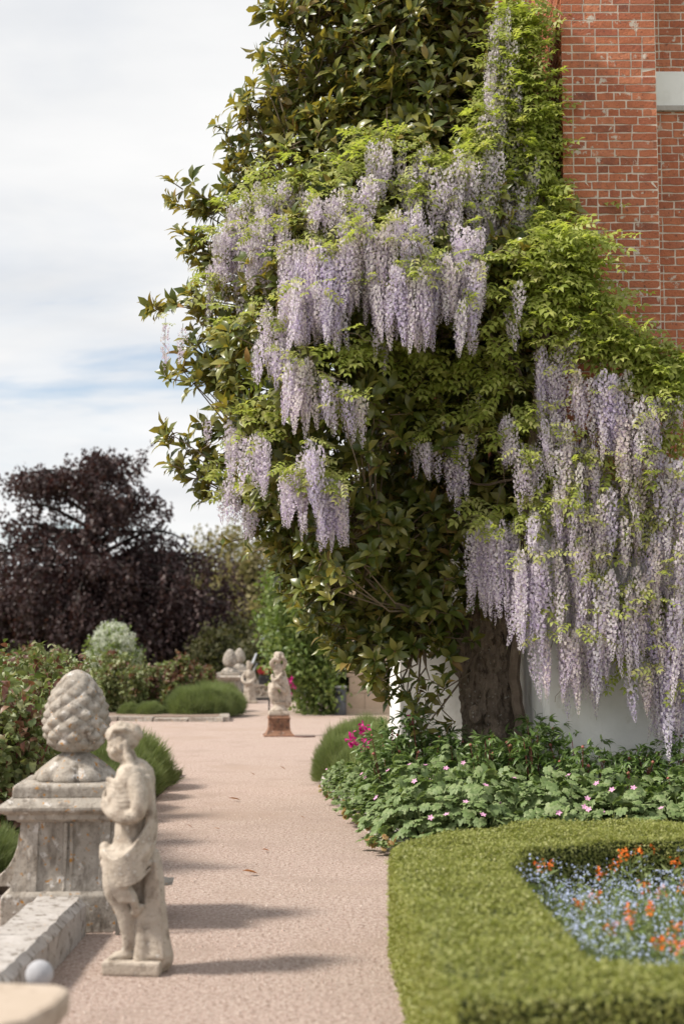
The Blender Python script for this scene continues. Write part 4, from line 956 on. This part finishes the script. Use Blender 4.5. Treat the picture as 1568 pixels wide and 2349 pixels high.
# ================================================================== OTHER TREES
def limb_tree(name, label, base, h, att, leaf, lsize, per, spread, lmat, bmat, tr, category='tree', group=None, flat=.0, jitter=1.0):
    t = empty(name, base, 0, label, category, group); b0 = np.array(base, float)
    mb = MB(); top = np.array((0, 0, h*.72))
    mb.tube([(0, 0, -.3), (tr*.3, 0, h*.25), (0, tr*.3, h*.5), top], [tr*1.3, tr, tr*.7, tr*.3], 10)
    O, AX, NR, S = [], [], [], []
    for a_ in att:
        a_ = np.array(a_, float); z0 = min(h*.68, max(h*.15, a_[2]*.55)); s0 = np.array((0, 0, z0))
        mb.tube([s0, s0*.4+a_*.6+np.array((0, 0, .05*h*random.random())), a_], [tr*.32, tr*.16, tr*.04], 5, False)
        O.append(a_ + rng.normal(0, spread, (per, 3))*np.array((1, 1, 1-flat)))
    O = np.vstack(O); n_ = len(O); AX = unit(rdir(n_) + np.array((0, 0, -.3))); NR = rdir(n_, 1.0)
    V, Fq = scatter(leaf, O, AX, NR, lsize*rng.uniform(.7, 1.3, n_))
    mb.build('trunk', M[bmat], t, True)
    link('crown', mesh('crown', V, Fq, M[lmat]), t)
    return t
# copper beech: tiers of arching boughs with hanging leafy strands
BY = 58.0; bk = F_PX/BY
bt = empty('copper_beech', (A(205, 1476, BY)[0], BY, -.3), 0, 'large weeping copper beech with dark purple foliage behind the rose beds', 'tree')
def BP(px, py, dy=0): return np.array(((px-205)/bk, dy, (HOR-py)/bk + EYE + .3))
mb = MB(); mb.tube([BP(205, 1570), BP(207, 1450), BP(198, 1330), BP(205, 1200), BP(210, 1090)], [.75, .6, .5, .3, .1], 10)
O, AX = [], []
for ty in range(1030, 1470, 34):
    rL = np.interp(ty, [1030, 1060, 1110, 1170, 1220, 1270, 1330, 1470], [120, 190, 220, 240, 250, 262, 270, 270])
    rR = np.interp(ty, [1030, 1060, 1110, 1150, 1200, 1240, 1290, 1350, 1470], [95, 140, 165, 178, 190, 270, 325, 342, 332])
    for _ in range(7 if ty < 1240 else 20):
        an = random.uniform(0, 6.28); f_ = random.uniform(.62, 1.05); ca = math.cos(an); ox = f_*ca*(rR if ca > 0 else rL); oy = f_*math.sin(an)*(rL+rR)/2/bk*.85
        reach = f_*(rL+rR)/2
        p0 = BP(205, min(1440, ty+random.uniform(40, 110))); p3 = BP(205+ox, ty+random.uniform(10, 40), oy); p2 = (p0*.4+p3*.6) + np.array((0, 0, reach/bk*.16*random.uniform(.5, 1.3)))
        P = lerpch([(*p0, .1), (*p2, .06), (*p3, .02)], 6); mb.tube([q[:3] for q in P], [max(.02, q[3]) for q in P], 4, False)
        for q in P[4::2]:
            for s_ in range(random.randint(6, 9) if ty > 1240 else random.randint(5, 8)):
                c = np.array(q[:3]) + rng.normal(0, .36, 3)*np.array((1, 1, .6)); Ls = random.uniform(.3, 1.0)*(2.2 if ty > 1290 else .7); m_ = int(Ls*10)+4
                tt = np.linspace(0, 1, m_); dr = rng.normal(0, .14, 3)
                O.append(c + np.outer(tt, np.array((dr[0], dr[1], -Ls))) + rng.normal(0, .06, (m_, 3)))
O = np.vstack(O); n_ = len(O)
kz = O[:, 2] > .4; O = O[kz]; n_ = len(O)
V, Fq = scatter(OVAL, O, unit(rdir(n_) + np.array((0, 0, -.9))), rdir(n_, .3), rng.uniform(.115, .205, n_))
mb.build('trunk', M['darkbark'], bt, True)
link('crown', mesh('crown', V, Fq, M['beech']), bt)

def dome(n_, rx, ry, rz, z0, low=-.2, shell=.55):
    res = []
    while len(res) < n_:
        d = rng.normal(size=3); d /= np.linalg.norm(d)
        if d[2] < low: continue
        r = random.uniform(shell, 1.0); res.append((d[0]*rx*r, d[1]*ry*r, z0 + d[2]*rz*r))
    return res
def at0(px, Y): return (A(px, HOR, Y)[0], Y)
olabels = ['bare-branched brown tree rising behind the copper beech, tallest of the row', 'olive brown spring tree between copper beech and magnolia', 'thin russet tree against the hillside beside the climbing shrub', 'olive tree behind the pierced panel, low and spreading']
for (px, Y, hy, wpx, lab, cnt) in ((500, 92, 1185, 90, olabels[0], 80), (575, 84, 1225, 80, olabels[1], 70), (640, 100, 1230, 70, olabels[2], 60), (560, 70, 1370, 65, olabels[3], 50)):
    k = F_PX/Y; h = (HOR-hy)/k + EYE + 2; x, y = at0(px, Y)
    limb_tree('spring_tree', lab, (x, y, -2.3), h, dome(cnt, wpx/k, wpx/k, h*.42, h*.56, -.75), OVAL, .28, 70, .55, 'olive', 'darkbark', .35)
dl = ['dark green bushy tree directly behind the far pineapple pedestals', 'dark conifer filling the gap beside the climbing shrub', 'dark shrub at the right skirt of the copper beech', 'dusky green bush behind the pierced panel']
for (px, Y, hy, wpx, lab) in ((545, 56, 1430, 55, dl[0]), (612, 60, 1400, 48, dl[1]), (490, 54, 1450, 40, dl[2]), (600, 50, 1470, 40, dl[3])):
    k = F_PX/Y; h = (HOR-hy)/k + EYE; x, y = at0(px, Y)
    limb_tree('dark_shrub', lab, (x, y, -.1), h, dome(70, wpx/k, wpx/k*.8, h*.55, h*.48, -.85, .4), OVAL, .16, 110, .28, 'dkgreen', 'darkbark', .14, 'shrub')
# white flowering shrub, green shrub among the roses
x, y = at0(262, 40); h = (HOR-1432)/(F_PX/40)+EYE
ws = limb_tree('white_shrub', 'shrub covered in creamy white blossom in front of the copper beech', (x, y, 0), h, dome(60, .72, .72, h*.5, h*.5, -.8, .45), OVAL, .09, 60, .14, 'shrub', 'twig', .05, 'shrub')
at_ = np.array(dome(330, .76, .76, h*.54, h*.5, -.5, .7)); Ob = np.repeat(at_, 22, 0) + rng.normal(0, .045, (330*22, 3))
link('blossom', mesh('blossom', *scatter(RHOMB, Ob, rdir(len(Ob)), rdir(len(Ob)), rng.uniform(.04, .08, len(Ob))), M['whiteflower']), ws)
x, y = at0(55, 34); h = (HOR-1488)/(F_PX/34)+EYE
limb_tree('green_shrub', 'bright green rounded shrub behind the roses', (x, y, 0), h, dome(50, .5, .5, h*.45, h*.52, -.8, .4), OVAL, .07, 90, .11, 'shrub', 'twig', .05, 'shrub')
# climbing shrub on the far part of the house
x, y = at0(715, 34.5)
at_ = []
while len(at_) < 260:
    px, py = random.uniform(612, 900), random.uniform(1320, 1640)
    edge = np.interp(py, [1310, 1400, 1500, 1560, 1640], [622, 612, 622, 655, 680])
    if px < edge + 8*random.random(): continue
    q = A(px, py, 33.2 + random.uniform(-1.2, 1.0)); 
    if q[1] < 33.0 and px > 770: continue
    at_.append(tuple(q - np.array((x, y, 0))))
cs = limb_tree('climbing_shrub', 'tall leafy climbing shrub with pink blooms next to the litter bin', (x, y, 0), 3.4, at_, OVAL, .105, 90, .17, 'shrub', 'twig', .06, 'shrub')
fl = []
for px, py in ((664,1566), (668,1560), (655,1590), (660,1592), (651,1572), (672,1575)):
    q = A(px, py, 31.6) - np.array((x, y, 0)); fl.append(q + rng.normal(0, .035, (12, 3)))
fl = np.vstack(fl); link('blooms', mesh('blooms', *scatter(OVAL, fl, rdir(len(fl)), rdir(len(fl)), rng.uniform(.05, .09, len(fl))), M['magenta']), cs)

# ================================================================== ROSES
def rose_proto(seed, h, rad, red, big=1.0):
    r = random.Random(seed); mb = MB(); O = []; O2 = []
    for i in range(11):
        an = r.uniform(0, 6.28); rr_ = rad*r.uniform(.25, 1.0); hh = h*r.uniform(.6, 1.05)
        P = lerpch([(0.12*math.cos(an), .12*math.sin(an), 0, 0), (rr_*.5*math.cos(an), rr_*.5*math.sin(an), hh*.5, 0), (rr_*math.cos(an+.2), rr_*math.sin(an+.2), hh, 0)], 7)
        mb.tube([q[:3] for q in P], list(np.linspace(.010, .004, len(P))), 5, False)
        for k, q in enumerate(P):
            if k < 2: continue
            for s_ in range(r.randint(3, 5)):
                c = np.array(q[:3]) + rng.normal(0, .085, 3); leafs = c + rng.normal(0, .035, (5, 3))
                (O2 if r.random() < red*(k/len(P))**1.2 else O).append(leafs)
    res = [('stems', mb.mesh('stems', M['redstem']))]
    for nm, oo, m_ in (('foliage', O, 'rose'), ('young_foliage', O2, 'rosered')):
        if not oo: continue
        oo = np.vstack(oo); n_ = len(oo)
        res.append((nm, mesh(nm, *scatter(leaf_t(.62, 3, .2, .3), oo, unit(rdir(n_) + np.array((0, 0, -.15))), rdir(n_, 1.2), big*rng.uniform(.055, .10, n_)), M[m_])))
    return res
RP = [rose_proto(1, 1.45, .5, .12, .95), rose_proto(2, 1.3, .45, .38, .95), rose_proto(3, 1.4, .5, .2, .95), rose_proto(4, 1.5, .45, .2, 1.5), rose_proto(5, 1.3, .45, .65, 1.5), rose_proto(6, 1.4, .5, .4, 1.5)]
RG = 'rose bushes in the bed behind the coping wall'
near = [(-2.75, 10.6, 0), (-3.15, 11.3, 2), (-2.9, 12.1, 0), (-3.5, 12.6, 2), (-2.95, 13.3, 2), (-3.4, 14.2, 0), (-3.0, 15.0, 1), (-3.8, 15.6, 2), (-3.3, 16.4, 0), (-4.2, 17.0, 1), (-4.4, 14.6, 0), (-2.45, 11.4, 1), (-2.35, 10.3, 1)]
far = [(250, 31.5, 0), (200, 32, 2), (310, 31.2, 0), (290, 33, 2), (345, 32.2, 1), (395, 33, 1), (430, 34.5, 1), (465, 36, 1), (370, 34, 2), (150, 33, 0), (110, 32, 2), (60, 31.5, 0), (20, 32, 1), (330, 35, 0), (420, 36.5, 2)]
near_n = len(near)
for lst, lab, grp in ((sorted(near, key=lambda q: q[1]), 'tall leafy rose bush, %s back from the near pineapple pedestal', RG), ([(at0(px, Y)[0], Y, k) for px, Y, k in sorted(far, reverse=True)], 'rose bush with bronze young leaves, %s from the far lavender mounds', 'rose bushes in the far bed')):
    for i, (x, y, k) in enumerate(lst):
        s_ = random.uniform(.78, .98) if grp == RG else random.uniform(.58, .92)
        t = empty('rose_bush', (x, y, .05), random.uniform(0, 6.28), lab % ORD[i], 'rose bush', grp); t.scale = (s_*1.05, s_*1.05, s_)
        for nm, me in RP[k if grp == RG else k+3]: link(nm, me, t)
# fill of leaves low in the near rose bed
# ================================================================== LAVENDER
def lavender_proto(seed):
    n_ = 15000; d = rng.normal(size=(n_, 3)); d[:, 2] = np.abs(d[:, 2])*1.0; d = unit(d)
    lump = 1 + .06*np.sin(d[:, 0]*9+seed)*np.sin(d[:, 1]*8) + .05*np.sin(d[:, 2]*11+d[:, 0]*6)
    O = d*np.array((.70, .70, .60))*rng.uniform(.70, .92, (n_, 1))*lump[:, None]; O[:, 2] = np.maximum(O[:, 2], 0)
    AX = unit(d*np.array((.9, .9, .6)) + np.array((0, 0, .55)) + rng.normal(0, .3, (n_, 3)))
    S = np.stack([rng.uniform(.0045, .008, n_), rng.uniform(.07, .19, n_), np.ones(n_)], 1)
    V, Fq = scatter(BLADE, O, AX, rdir(n_), S)
    core = MB().lathe([(.54*math.cos(q)+.002, .02+.48*math.sin(q)) for q in np.linspace(0, math.pi/2, 8)], 20).mesh('core', M['dkgreen'])
    return [('blades', mesh('blades', V, Fq, M['lavender'])), ('core', core)]
LVP = [lavender_proto(1), lavender_proto(2)]
def lav(x, y, s_, sz, lab, grp):
    t = empty('lavender', (x, y, .03), random.uniform(0, 6.28), lab, 'lavender', grp); t.scale = (s_, s_, sz)
    for nm, me in random.choice(LVP): link(nm, me, t)
for i, (x, y, s_, sz) in enumerate(((-2.25, 12.0, .62, .86), (-2.3, 13.0, .66, .88), (-2.35, 14.0, .70, .92), (-2.38, 15.0, .76, .96), (-2.4, 16.0, .82, 1.0), (-2.9, 16.5, .75, .85), (-3.0, 15.5, .7, .8), (-2.9, 14.4, .7, .8), (-2.7, 10.4, .5, .65), (-2.45, 9.75, .5, .6), (-2.9, 9.5, .55, .7), (-2.6, 9.2, .5, .55))):
    lav(x, y, s_, sz, ('green lavender mound, %s along the gravel edge of the near rose bed' % ORD[i]) if i < 5 else ('lavender mound behind the edging row of the near rose bed, %s from the crossing' % ORD[i-5]) if i < 8 else ('low dark lavender beside the scroll wing of the pedestal, %s tuft' % ORD[i-8]), 'lavender along the near rose bed')
for i, (px, Y, s_, sz) in enumerate(((440, 31.0, .85, 1.05), (475, 31.2, .9, 1.1), (505, 31.8, .85, 1.05), (480, 33, .9, 1.15), (512, 34, .8, 1.05), (425, 32, .7, .95))):
    x, y = at0(px, Y); lav(x, y, s_, sz, ['clipped lavender mound nearest the mossy kerb corner', 'clipped lavender mound in the middle of the kerb side clump', 'clipped lavender mound at the path corner of the mossy kerb', 'clipped lavender mound behind the kerb side row', 'clipped lavender mound touching the far pineapple pedestal', 'clipped lavender mound beside the bronze roses'][i], 'lavender at the far bed corner')
for i, (px, Y, s_, sz) in enumerate(((345, 30.7, .5, .55), (300, 30.8, .4, .5), (375, 30.9, .32, .35), (395, 31.4, .4, .4))):
    x, y = at0(px, Y); lav(x, y, s_, sz, 'small lavender tuft behind the mossy kerb, %s size down' % ORD[(0, 1, 3, 2)[i]], 'lavender tufts at the far kerb')
for i, (x, y, s_, sz) in enumerate(((.0, 16.5, .50, .86), (.05, 17.3, .56, .98), (.2, 18.2, .6, 1.02), (.4, 18.9, .6, 1.0), (.45, 17.2, .6, .98), (.15, 15.8, .42, .72))):
    lav(x, y, s_, sz, 'lavender mound at the end of the geranium bed, %s from the kerb' % ORD[(i+1) % 6], 'lavender at the geranium bed end')

# ================================================================== BOX HEDGE AND PARTERRE
HO = [(.372,4.54), (.33,5.0), (.31,5.4), (.30,6.0), (.275,6.8), (.262,7.4), (.29,7.8), (.36,8.05), (.6,8.4), (.92,8.65), (1.25,8.92), (2.15,8.95), (4,8.95), (4,4.6), (1.11,4.6)]
HI = [(.813,7.2), (.95,7.62), (1.11,7.85), (1.49,8.1), (1.96,8.15), (3.6,8.15), (3.6,5.0), (1.2,5.0), (.852,5.09)]
HH = .5
def inpoly(P, poly):
    x, y = P[:, 0], P[:, 1]; c = np.zeros(len(P), bool); n_ = len(poly)
    for i in range(n_):
        x0, y0 = poly[i]; x1, y1 = poly[(i+1) % n_]
        k = ((y0 > y) != (y1 > y)) & (x < (x1-x0)*(y-y0)/(y1-y0+1e-12)+x0); c ^= k
    return c
hd = empty('box_hedge', (.9, 7, 0), 0, 'low clipped box hedge framing the bed of blue forget-me-nots', 'hedge'); HDO = np.array((.9, 7, 0))
bm = bmesh.new()
def loop_edges(poly, z): 
    vs = [bm.verts.new((x-.9, y-7, z)) for x, y in poly]; return [bm.edges.new((vs[i], vs[(i+1) % len(vs)])) for i in range(len(vs))]
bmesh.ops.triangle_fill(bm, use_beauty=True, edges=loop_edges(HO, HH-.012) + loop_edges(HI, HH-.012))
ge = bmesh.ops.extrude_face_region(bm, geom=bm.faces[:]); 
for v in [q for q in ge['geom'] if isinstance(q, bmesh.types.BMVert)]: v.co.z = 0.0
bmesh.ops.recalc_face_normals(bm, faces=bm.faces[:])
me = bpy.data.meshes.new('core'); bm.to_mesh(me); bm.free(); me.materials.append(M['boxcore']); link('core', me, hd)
n_ = 270000
Pq = np.stack([rng.uniform(.2, 2.9, n_), rng.uniform(4.5, 9.0, n_)], 1)
Pq = Pq[inpoly(Pq, HO) & ~inpoly(Pq, HI)]
wob = .010*np.sin(Pq[:, 0]*9+Pq[:, 1]*4) + .008*np.sin(Pq[:, 1]*13-Pq[:, 0]*5)
O = np.stack([Pq[:, 0], Pq[:, 1], HH + wob + rng.normal(0, .008, len(Pq))], 1); NRm = rdir(len(O), 1.6)
def sidepts(poly, dens, sgn):
    res = []; nn = []
    k = len(poly); area = sum((poly[i][0]*poly[(i+1) % k][1]-poly[(i+1) % k][0]*poly[i][1]) for i in range(k))
    for i in range(k):
        p0, p1 = np.array(poly[i]), np.array(poly[(i+1) % k])
        if min(p0[0], p1[0]) > 2.5 or (sgn == 1 and min(p0[1], p1[1]) > 7.9): continue
        d = p1-p0; L = np.linalg.norm(d); m_ = int(L*HH*dens)
        t = rng.random(m_)[:, None]; q = p0 + d*t; nr = np.array((d[1], -d[0]))/L*(1 if area > 0 else -1)*sgn
        z = rng.random(m_)*HH; q = q + nr*rng.normal(.006, .010, (m_, 1))
        ok = q[:, 0] < 3.0
        res.append(np.column_stack([q, z])[ok]); nn.append(np.tile((*nr, .25), (int(ok.sum()), 1)))
    return np.vstack(res), np.vstack(nn)
so_, sn_ = sidepts(HO, 21000, 1); si_, sni = sidepts(HI, 17000, -1)
O = np.vstack([O, so_, si_]); NRm = np.vstack([NRm, unit(sn_ + rng.normal(0, .55, sn_.shape)), unit(sni + rng.normal(0, .55, sni.shape))])
tag(link('foliage', mesh('foliage', *scatter(RHOMB, O-HDO, rdir(len(O)), NRm, rng.uniform(.011, .021, len(O))), M['box']), hd), kind='stuff')
# forget-me-nots
FLW = join_t([xf(RHOMB, basis(np.array((math.cos(q), math.sin(q), .15)), np.array((0, 0, 1.))), (0, 0, 0), .62) for q in np.arange(5)*2*math.pi/5])
n_ = 1500; Pq = np.stack([rng.uniform(.8, 2.6, n_*2), rng.uniform(5.0, 8.2, n_*2)], 1); Pq = Pq[inpoly(Pq, [(x+(.05 if x < 1 else .03), y+(.05 if y < 6 else -.05)) for x, y in HI])]
hgt = .34 + .10*np.sin(Pq[:, 0]*5)*np.sin(Pq[:, 1]*4) + rng.normal(0, .075, len(Pq))
hgt -= .10*(Pq[:, 1] > 7.3)
H3 = np.column_stack([Pq, hgt]); O = np.repeat(H3, 6, 0) + rng.normal(0, .022, (len(H3)*6, 3))*np.array((1, 1, .6))
fmn = empty('forget_me_nots', (1.5, 6.6, .08), 0, 'sea of pale blue forget-me-nots inside the box hedge', 'flowers'); fmn['kind'] = 'stuff'; FO = np.array((1.5, 6.6, .08))
tag(link('blossoms', mesh('blossoms', *scatter(FLW, O-FO, rdir(len(O)), unit(rdir(len(O)) + np.array((0, -.5, 1.4))), rng.uniform(.007, .012, len(O))), M['blue']), fmn), kind='stuff')
H4 = np.repeat(H3, 4, 0); bs = H4.copy(); bs[:, :2] += rng.normal(0, .03, (len(H4), 2)); bs[:, 2] = .08
dvec = H4 - bs; ln = np.linalg.norm(dvec, axis=1)
v1 = scatter(BLADE, bs-FO, dvec, rdir(len(bs)), np.stack([np.full(len(bs), .006), ln*rng.uniform(.7, 1.0, len(bs)), np.ones(len(bs))], 1))
ml = rng.random((len(H4), 1)); lo_ = bs + dvec*ml; v2 = scatter(LEAF2, lo_-FO, rdir(len(lo_), .4), rdir(len(lo_), 1), rng.uniform(.03, .06, len(lo_)))
tag(link('leaves', mesh('leaves', *cat(v1, v2), M['fstem']), fmn), kind='stuff')
WG = 'orange wallflowers among the forget-me-nots'
WF = join_t([xf(OVAL, basis(np.array((math.cos(q), math.sin(q), .35)), np.array((0, 0, 1.))), (0, 0, 0), .5) for q in np.arange(4)*math.pi/2])
def wall_proto(seed):
    r = random.Random(seed); O = []
    for _ in range(16):
        a_ = r.uniform(0, 6.28); rr_ = r.uniform(.005, .032); O.append((rr_*math.cos(a_), rr_*math.sin(a_), .44 + r.uniform(-.035, .03)))
    O = np.array(O); d = unit(O - np.array((0, 0, .40)))
    fl_ = mesh('flower_head', *scatter(WF, O, rdir(16), unit(d + np.array((0, -.2, .3))), rng.uniform(.018, .027, 16)), M['orange'])
    k = 26; zz_ = rng.uniform(.08, .40, k); lo_ = np.stack([rng.normal(0, .008, k), rng.normal(0, .008, k), zz_], 1)
    lf = mesh('leaves', *scatter(leaf_t(.2, 2), lo_, unit(rdir(k)*np.array((1, 1, .3)) + np.array((0, 0, .5))), rdir(k, 1), rng.uniform(.05, .09, k)), M['fstem'])
    return [('flower_head', fl_), ('leaves', lf), ('stem', MB().tube([(0, 0, -.02), (.01, 0, .2), (0, .005, .43)], .004, 5).mesh('stem', M['fstem']))]
WPs = [wall_proto(k) for k in range(3)]
for px, py in ((1238,1994), (1256,1990), (1428,1934), (1478,1940), (1532,1936), (1424,1962), (1442,1966), (1468,1958), (1476,2042), (1446,2098), (1545,2138), (1508,2168), (1530,2172), (1566,2040), (1392,1938), (1364,2062), (1448,2120), (1566,1930), (1560,2178), (1500,1952), (1410,1990), (1545,1985), (1380,2010), (1490,2090), (1400,2135), (1330,2085), (1515,2055)):
    q = G(px, py, .44); t = empty('wallflower', (q[0], q[1], .06), random.uniform(0, 6.28), 'orange wallflower standing among blue forget-me-nots', 'wallflower', WG); t.scale = (.9,)*3
    for nm, me in random.choice(WPs): link(nm, me, t)

# ================================================================== GERANIUM AND PEONY BED
def lobes(k=5, ln=1.0):
    return join_t([xf((OVAL[0]*np.array((1.25, 1, 1)), OVAL[1]), basis(np.array((math.sin(a_), math.cos(a_), -.12)), np.array((0, 0, 1.))), (0, 0, 0), .55*(1-.25*abs(a_)/2)*ln) for a_ in np.linspace(-2.1, 2.1, k)])
PALM = lobes(7)
def ger_proto(seed, r0=.42, h0=.46, n_=430):
    d = rng.normal(size=(n_, 3)); d[:, 2] = np.abs(d[:, 2])*.9+.05; d = unit(d); s_ = rng.uniform(.72, 1.03, (n_, 1))
    s_ = s_*(1 + .16*np.sin(d[:, :1]*6+seed)*np.sin(d[:, 1:2]*7+seed*2)); O = d*np.array((r0, r0, h0))*s_; NR = unit(d*.8 + np.array((-.1, -.15, .8)) + rng.normal(0, .3, (n_, 3))); AX = unit(d*np.array((1, 1, 0)) + rng.normal(0, .3, (n_, 3)) + np.array((0, 0, -.2)))
    res = [('foliage', mesh('foliage', *scatter(PALM, O, AX, NR, rng.uniform(.06, .125, n_)), M['geranium']))]
    mb = MB()
    for q in O[::6]: mb.tube([(0, 0, 0), q*np.array((.6, .6, .55)), q], .003, 4, False)
    res.append(('stems', mb.mesh('stems', M['fstem'])))
    k = 26; a_ = rng.uniform(0, 6.28, k); lo_ = np.stack([np.cos(a_)*r0*1.0, np.sin(a_)*r0*1.0, rng.uniform(.01, .10, k)], 1)
    res.append(('withered_leaves', mesh('withered_leaves', *scatter(PALM, lo_, unit(np.stack([np.cos(a_), np.sin(a_), -.3+0*a_], 1)), unit(rdir(k, .6) + np.array((0, -.5, .3))), rng.uniform(.05, .08, k)), M['yellowleaf'])))
    return res
GP = [ger_proto(k) for k in range(3)]
PINK = mesh('flower', *join_t([xf(OVAL, basis(np.array((math.cos(q), math.sin(q), .25)), np.array((0, 0, 1.))), (0, 0, 0), .025) for q in np.arange(5)*2*math.pi/5]), M['pink'])
GG = 'geranium clumps along the front of the flower bed'
gl = [(.62, 11.15, .40, 1.0), (1.1, 11.0, .42, 1.0), (1.6, 11.0, .42, .98), (2.1, 11.0, .42, .95), (2.6, 10.98, .42, .9), (3.1, 11.0, .42, .9), (.85, 11.6, .42, 1.15), (1.35, 11.5, .42, 1.1), (1.85, 11.45, .42, 1.05), (2.4, 11.4, .42, 1.05),
      (.55, 12.1, .40, 1.1), (.38, 12.8, .34, .95), (.25, 13.6, .30, .75), (.12, 14.4, .26, .65), (.0, 15.2, .22, .55), (.95, 12.3, .4, 1.1)]
fpos = []
for i, (x, y, r0, hs) in enumerate(gl):
    t = empty('geranium', (x, y, .05), random.uniform(0, 6.28), ('leafy geranium clump touching the hedge row, %s from the kerb corner' % ORD[i] if i < 6 else 'taller geranium clump with pink flowers in the second row, %s from the kerb' % ORD[i-6] if i < 10 else 'geranium clump beside the stone kerb, %s towards the lavender' % ORD[i-10]), 'geranium', GG); t.scale = (r0/.42*1.05, r0/.42*1.05, hs*random.uniform(.95, 1.3))
    for nm, me in GP[i % 3]: link(nm, me, t)
    for _ in range(4 if i < 12 else 1):
        a_ = random.uniform(3.4, 6.0); th = random.uniform(.4, 1.2); loc = np.array((math.cos(a_)*math.sin(th)*.45, math.sin(a_)*math.sin(th)*.45, math.cos(th)*.50+.02))
        rz = t.rotation_euler.z; c_, s_ = math.cos(-rz), math.sin(-rz); l2 = (loc[0]*c_-loc[1]*s_, loc[0]*s_+loc[1]*c_, loc[2])
        o = link('flower', PINK, t, l2); o.rotation_euler = Vector((l2[0], l2[1]-.2, .6)).to_track_quat('Z', 'Y').to_euler()
BUD = MB().lathe([(.002, -.012), (.012, -.006), (.0155, .003), (.011, .012), (.002, .018)], 8).mesh('bud', M['bud'], True)
def peony_proto(seed, h):
    r = random.Random(seed); mb = MB(); O, AX, NR, S = [], [], [], []; buds = []
    for i in range(10):
        an = r.uniform(0, 6.28); rr_ = r.uniform(.06, .30); hh = h*r.uniform(.72, 1.05)
        P = lerpch([(.05*math.cos(an), .05*math.sin(an), 0, 0), (rr_*.6*math.cos(an), rr_*.6*math.sin(an), hh*.5, 0), (rr_*math.cos(an), rr_*math.sin(an), hh, 0)], 6)
        mb.tube([q[:3] for q in P], list(np.linspace(.006, .0035, len(P))), 5, False)
        if r.random() < .6: 
            buds.append(P[-1][:3])
        for k, q in enumerate(P[2:]):
            for s_ in range(2):
                a2 = r.uniform(0, 6.28); base = np.array(q[:3]); d0 = np.array((math.cos(a2), math.sin(a2), .35)); e = base + unit(d0)*r.uniform(.05, .12)
                for l_ in range(7):
                    d = unit(d0 + rng.normal(0, .55, 3)); O.append(e); AX.append(unit(d + np.array((0, 0, -.15)))); NR.append(unit(np.array((0, -.2, 1)) + rng.normal(0, .4, 3))); S.append(r.uniform(.07, .125)*(1-.25*k/len(P)))
    return [('foliage', mesh('foliage', *scatter(LANCE, np.array(O), np.array(AX), np.array(NR), np.array(S)), M['peony'])), ('stems', mb.mesh('stems', M['redstem']))] + [('bud', BUD, q) for q in buds]
PPs = [peony_proto(1, .80), peony_proto(2, .74), peony_proto(3, .86)]
for i, (x, y, s_) in enumerate(sorted(((.45, 12.7, .95), (.75, 12.9, 1.0), (.62, 13.3, 1.0), (1.05, 12.55, .9), (1.4, 12.3, .95), (1.62, 11.85, 1.0), (1.95, 11.75, .92), (2.3, 11.75, .95), (2.62, 11.7, .88), (2.75, 11.3, .78), (3.05, 11.5, .85), (3.2, 11.2, .8), (1.2, 12.0, .85), (1.5, 12.7, .8), (1.0, 13.1, .85)))):
    t = empty('peony', (x, y, .05), random.uniform(0, 6.28), 'peony with red stems and round buds, %s from the lavender along the wall' % ORD[i], 'peony', 'peonies in the bed below the wall'); t.scale = (1.05*s_,)*2 + (s_,)
    for it in PPs[i % 3]: link(it[0], it[1], t, it[2] if len(it) > 2 else None)
# magenta gladioli at the corner of the bed
for i, (px, py, Y) in enumerate(((829, 1680, 15.0), (806, 1700, 15.2), (833, 1712, 14.9), (943, 1652, 13.4))):
    q = A(px, py, Y); h = q[2]-.05
    t = empty('gladiolus', (q[0]+.03, Y, .05), 0, 'magenta gladiolus spike in front of the lavender' if i < 3 else 'magenta flower spike among the peonies beside the trunk', 'gladiolus', 'magenta gladioli' if i < 3 else None)
    MB().tube([(0, 0, 0), (.01, 0, h*.6), (-.03, 0, h+.10)], .005, 5).build('stem', M['fstem'], t)
    k = (34, 30, 14, 16)[i]; lo_ = np.stack([rng.normal(-.02, .025, k), rng.normal(0, .025, k), h + (.10 if i < 1 else .06)*rng.uniform(-1.0, .9, k)], 1)
    link('flowers', mesh('flowers', *scatter(OVAL, lo_, rdir(k), rdir(k), rng.uniform(.04, .07, k)), M['magenta']), t)
    bl_ = rng.normal(0, .03, (16, 3)); bl_[:, 2] = 0
    link('leaves', mesh('leaves', *scatter(BLADE, bl_, unit(rdir(16)*.35 + np.array((0, 0, 1))), rdir(16), np.stack([np.full(16, .016), rng.uniform(.3, .5, 16), np.ones(16)], 1)), M['fstem']), t)
# fallen leaves on the gravel
DL = mesh('dry_leaf', *leaf_t(.4, 4, -.35, .5), M['dryleaf'], smooth=True)
for px, py, s_ in ((552,1838,.12), (618,1955,.06), (592,2008,.11), (766,1842,.10), (655,1768,.08), (505,1905,.05), (700,1880,.05), (585,1780,.06), (440,1900,.05)):
    q = G(px, py); o = link('fallen_leaf', DL, None, (q[0], q[1], .012), (random.uniform(-.25, .25), random.uniform(-.2, .2), random.uniform(1.2, 2.0)), s_)
    tag(o, 'curled orange brown leaf fallen on the gravel path', 'leaf', 'fallen leaves on the path')
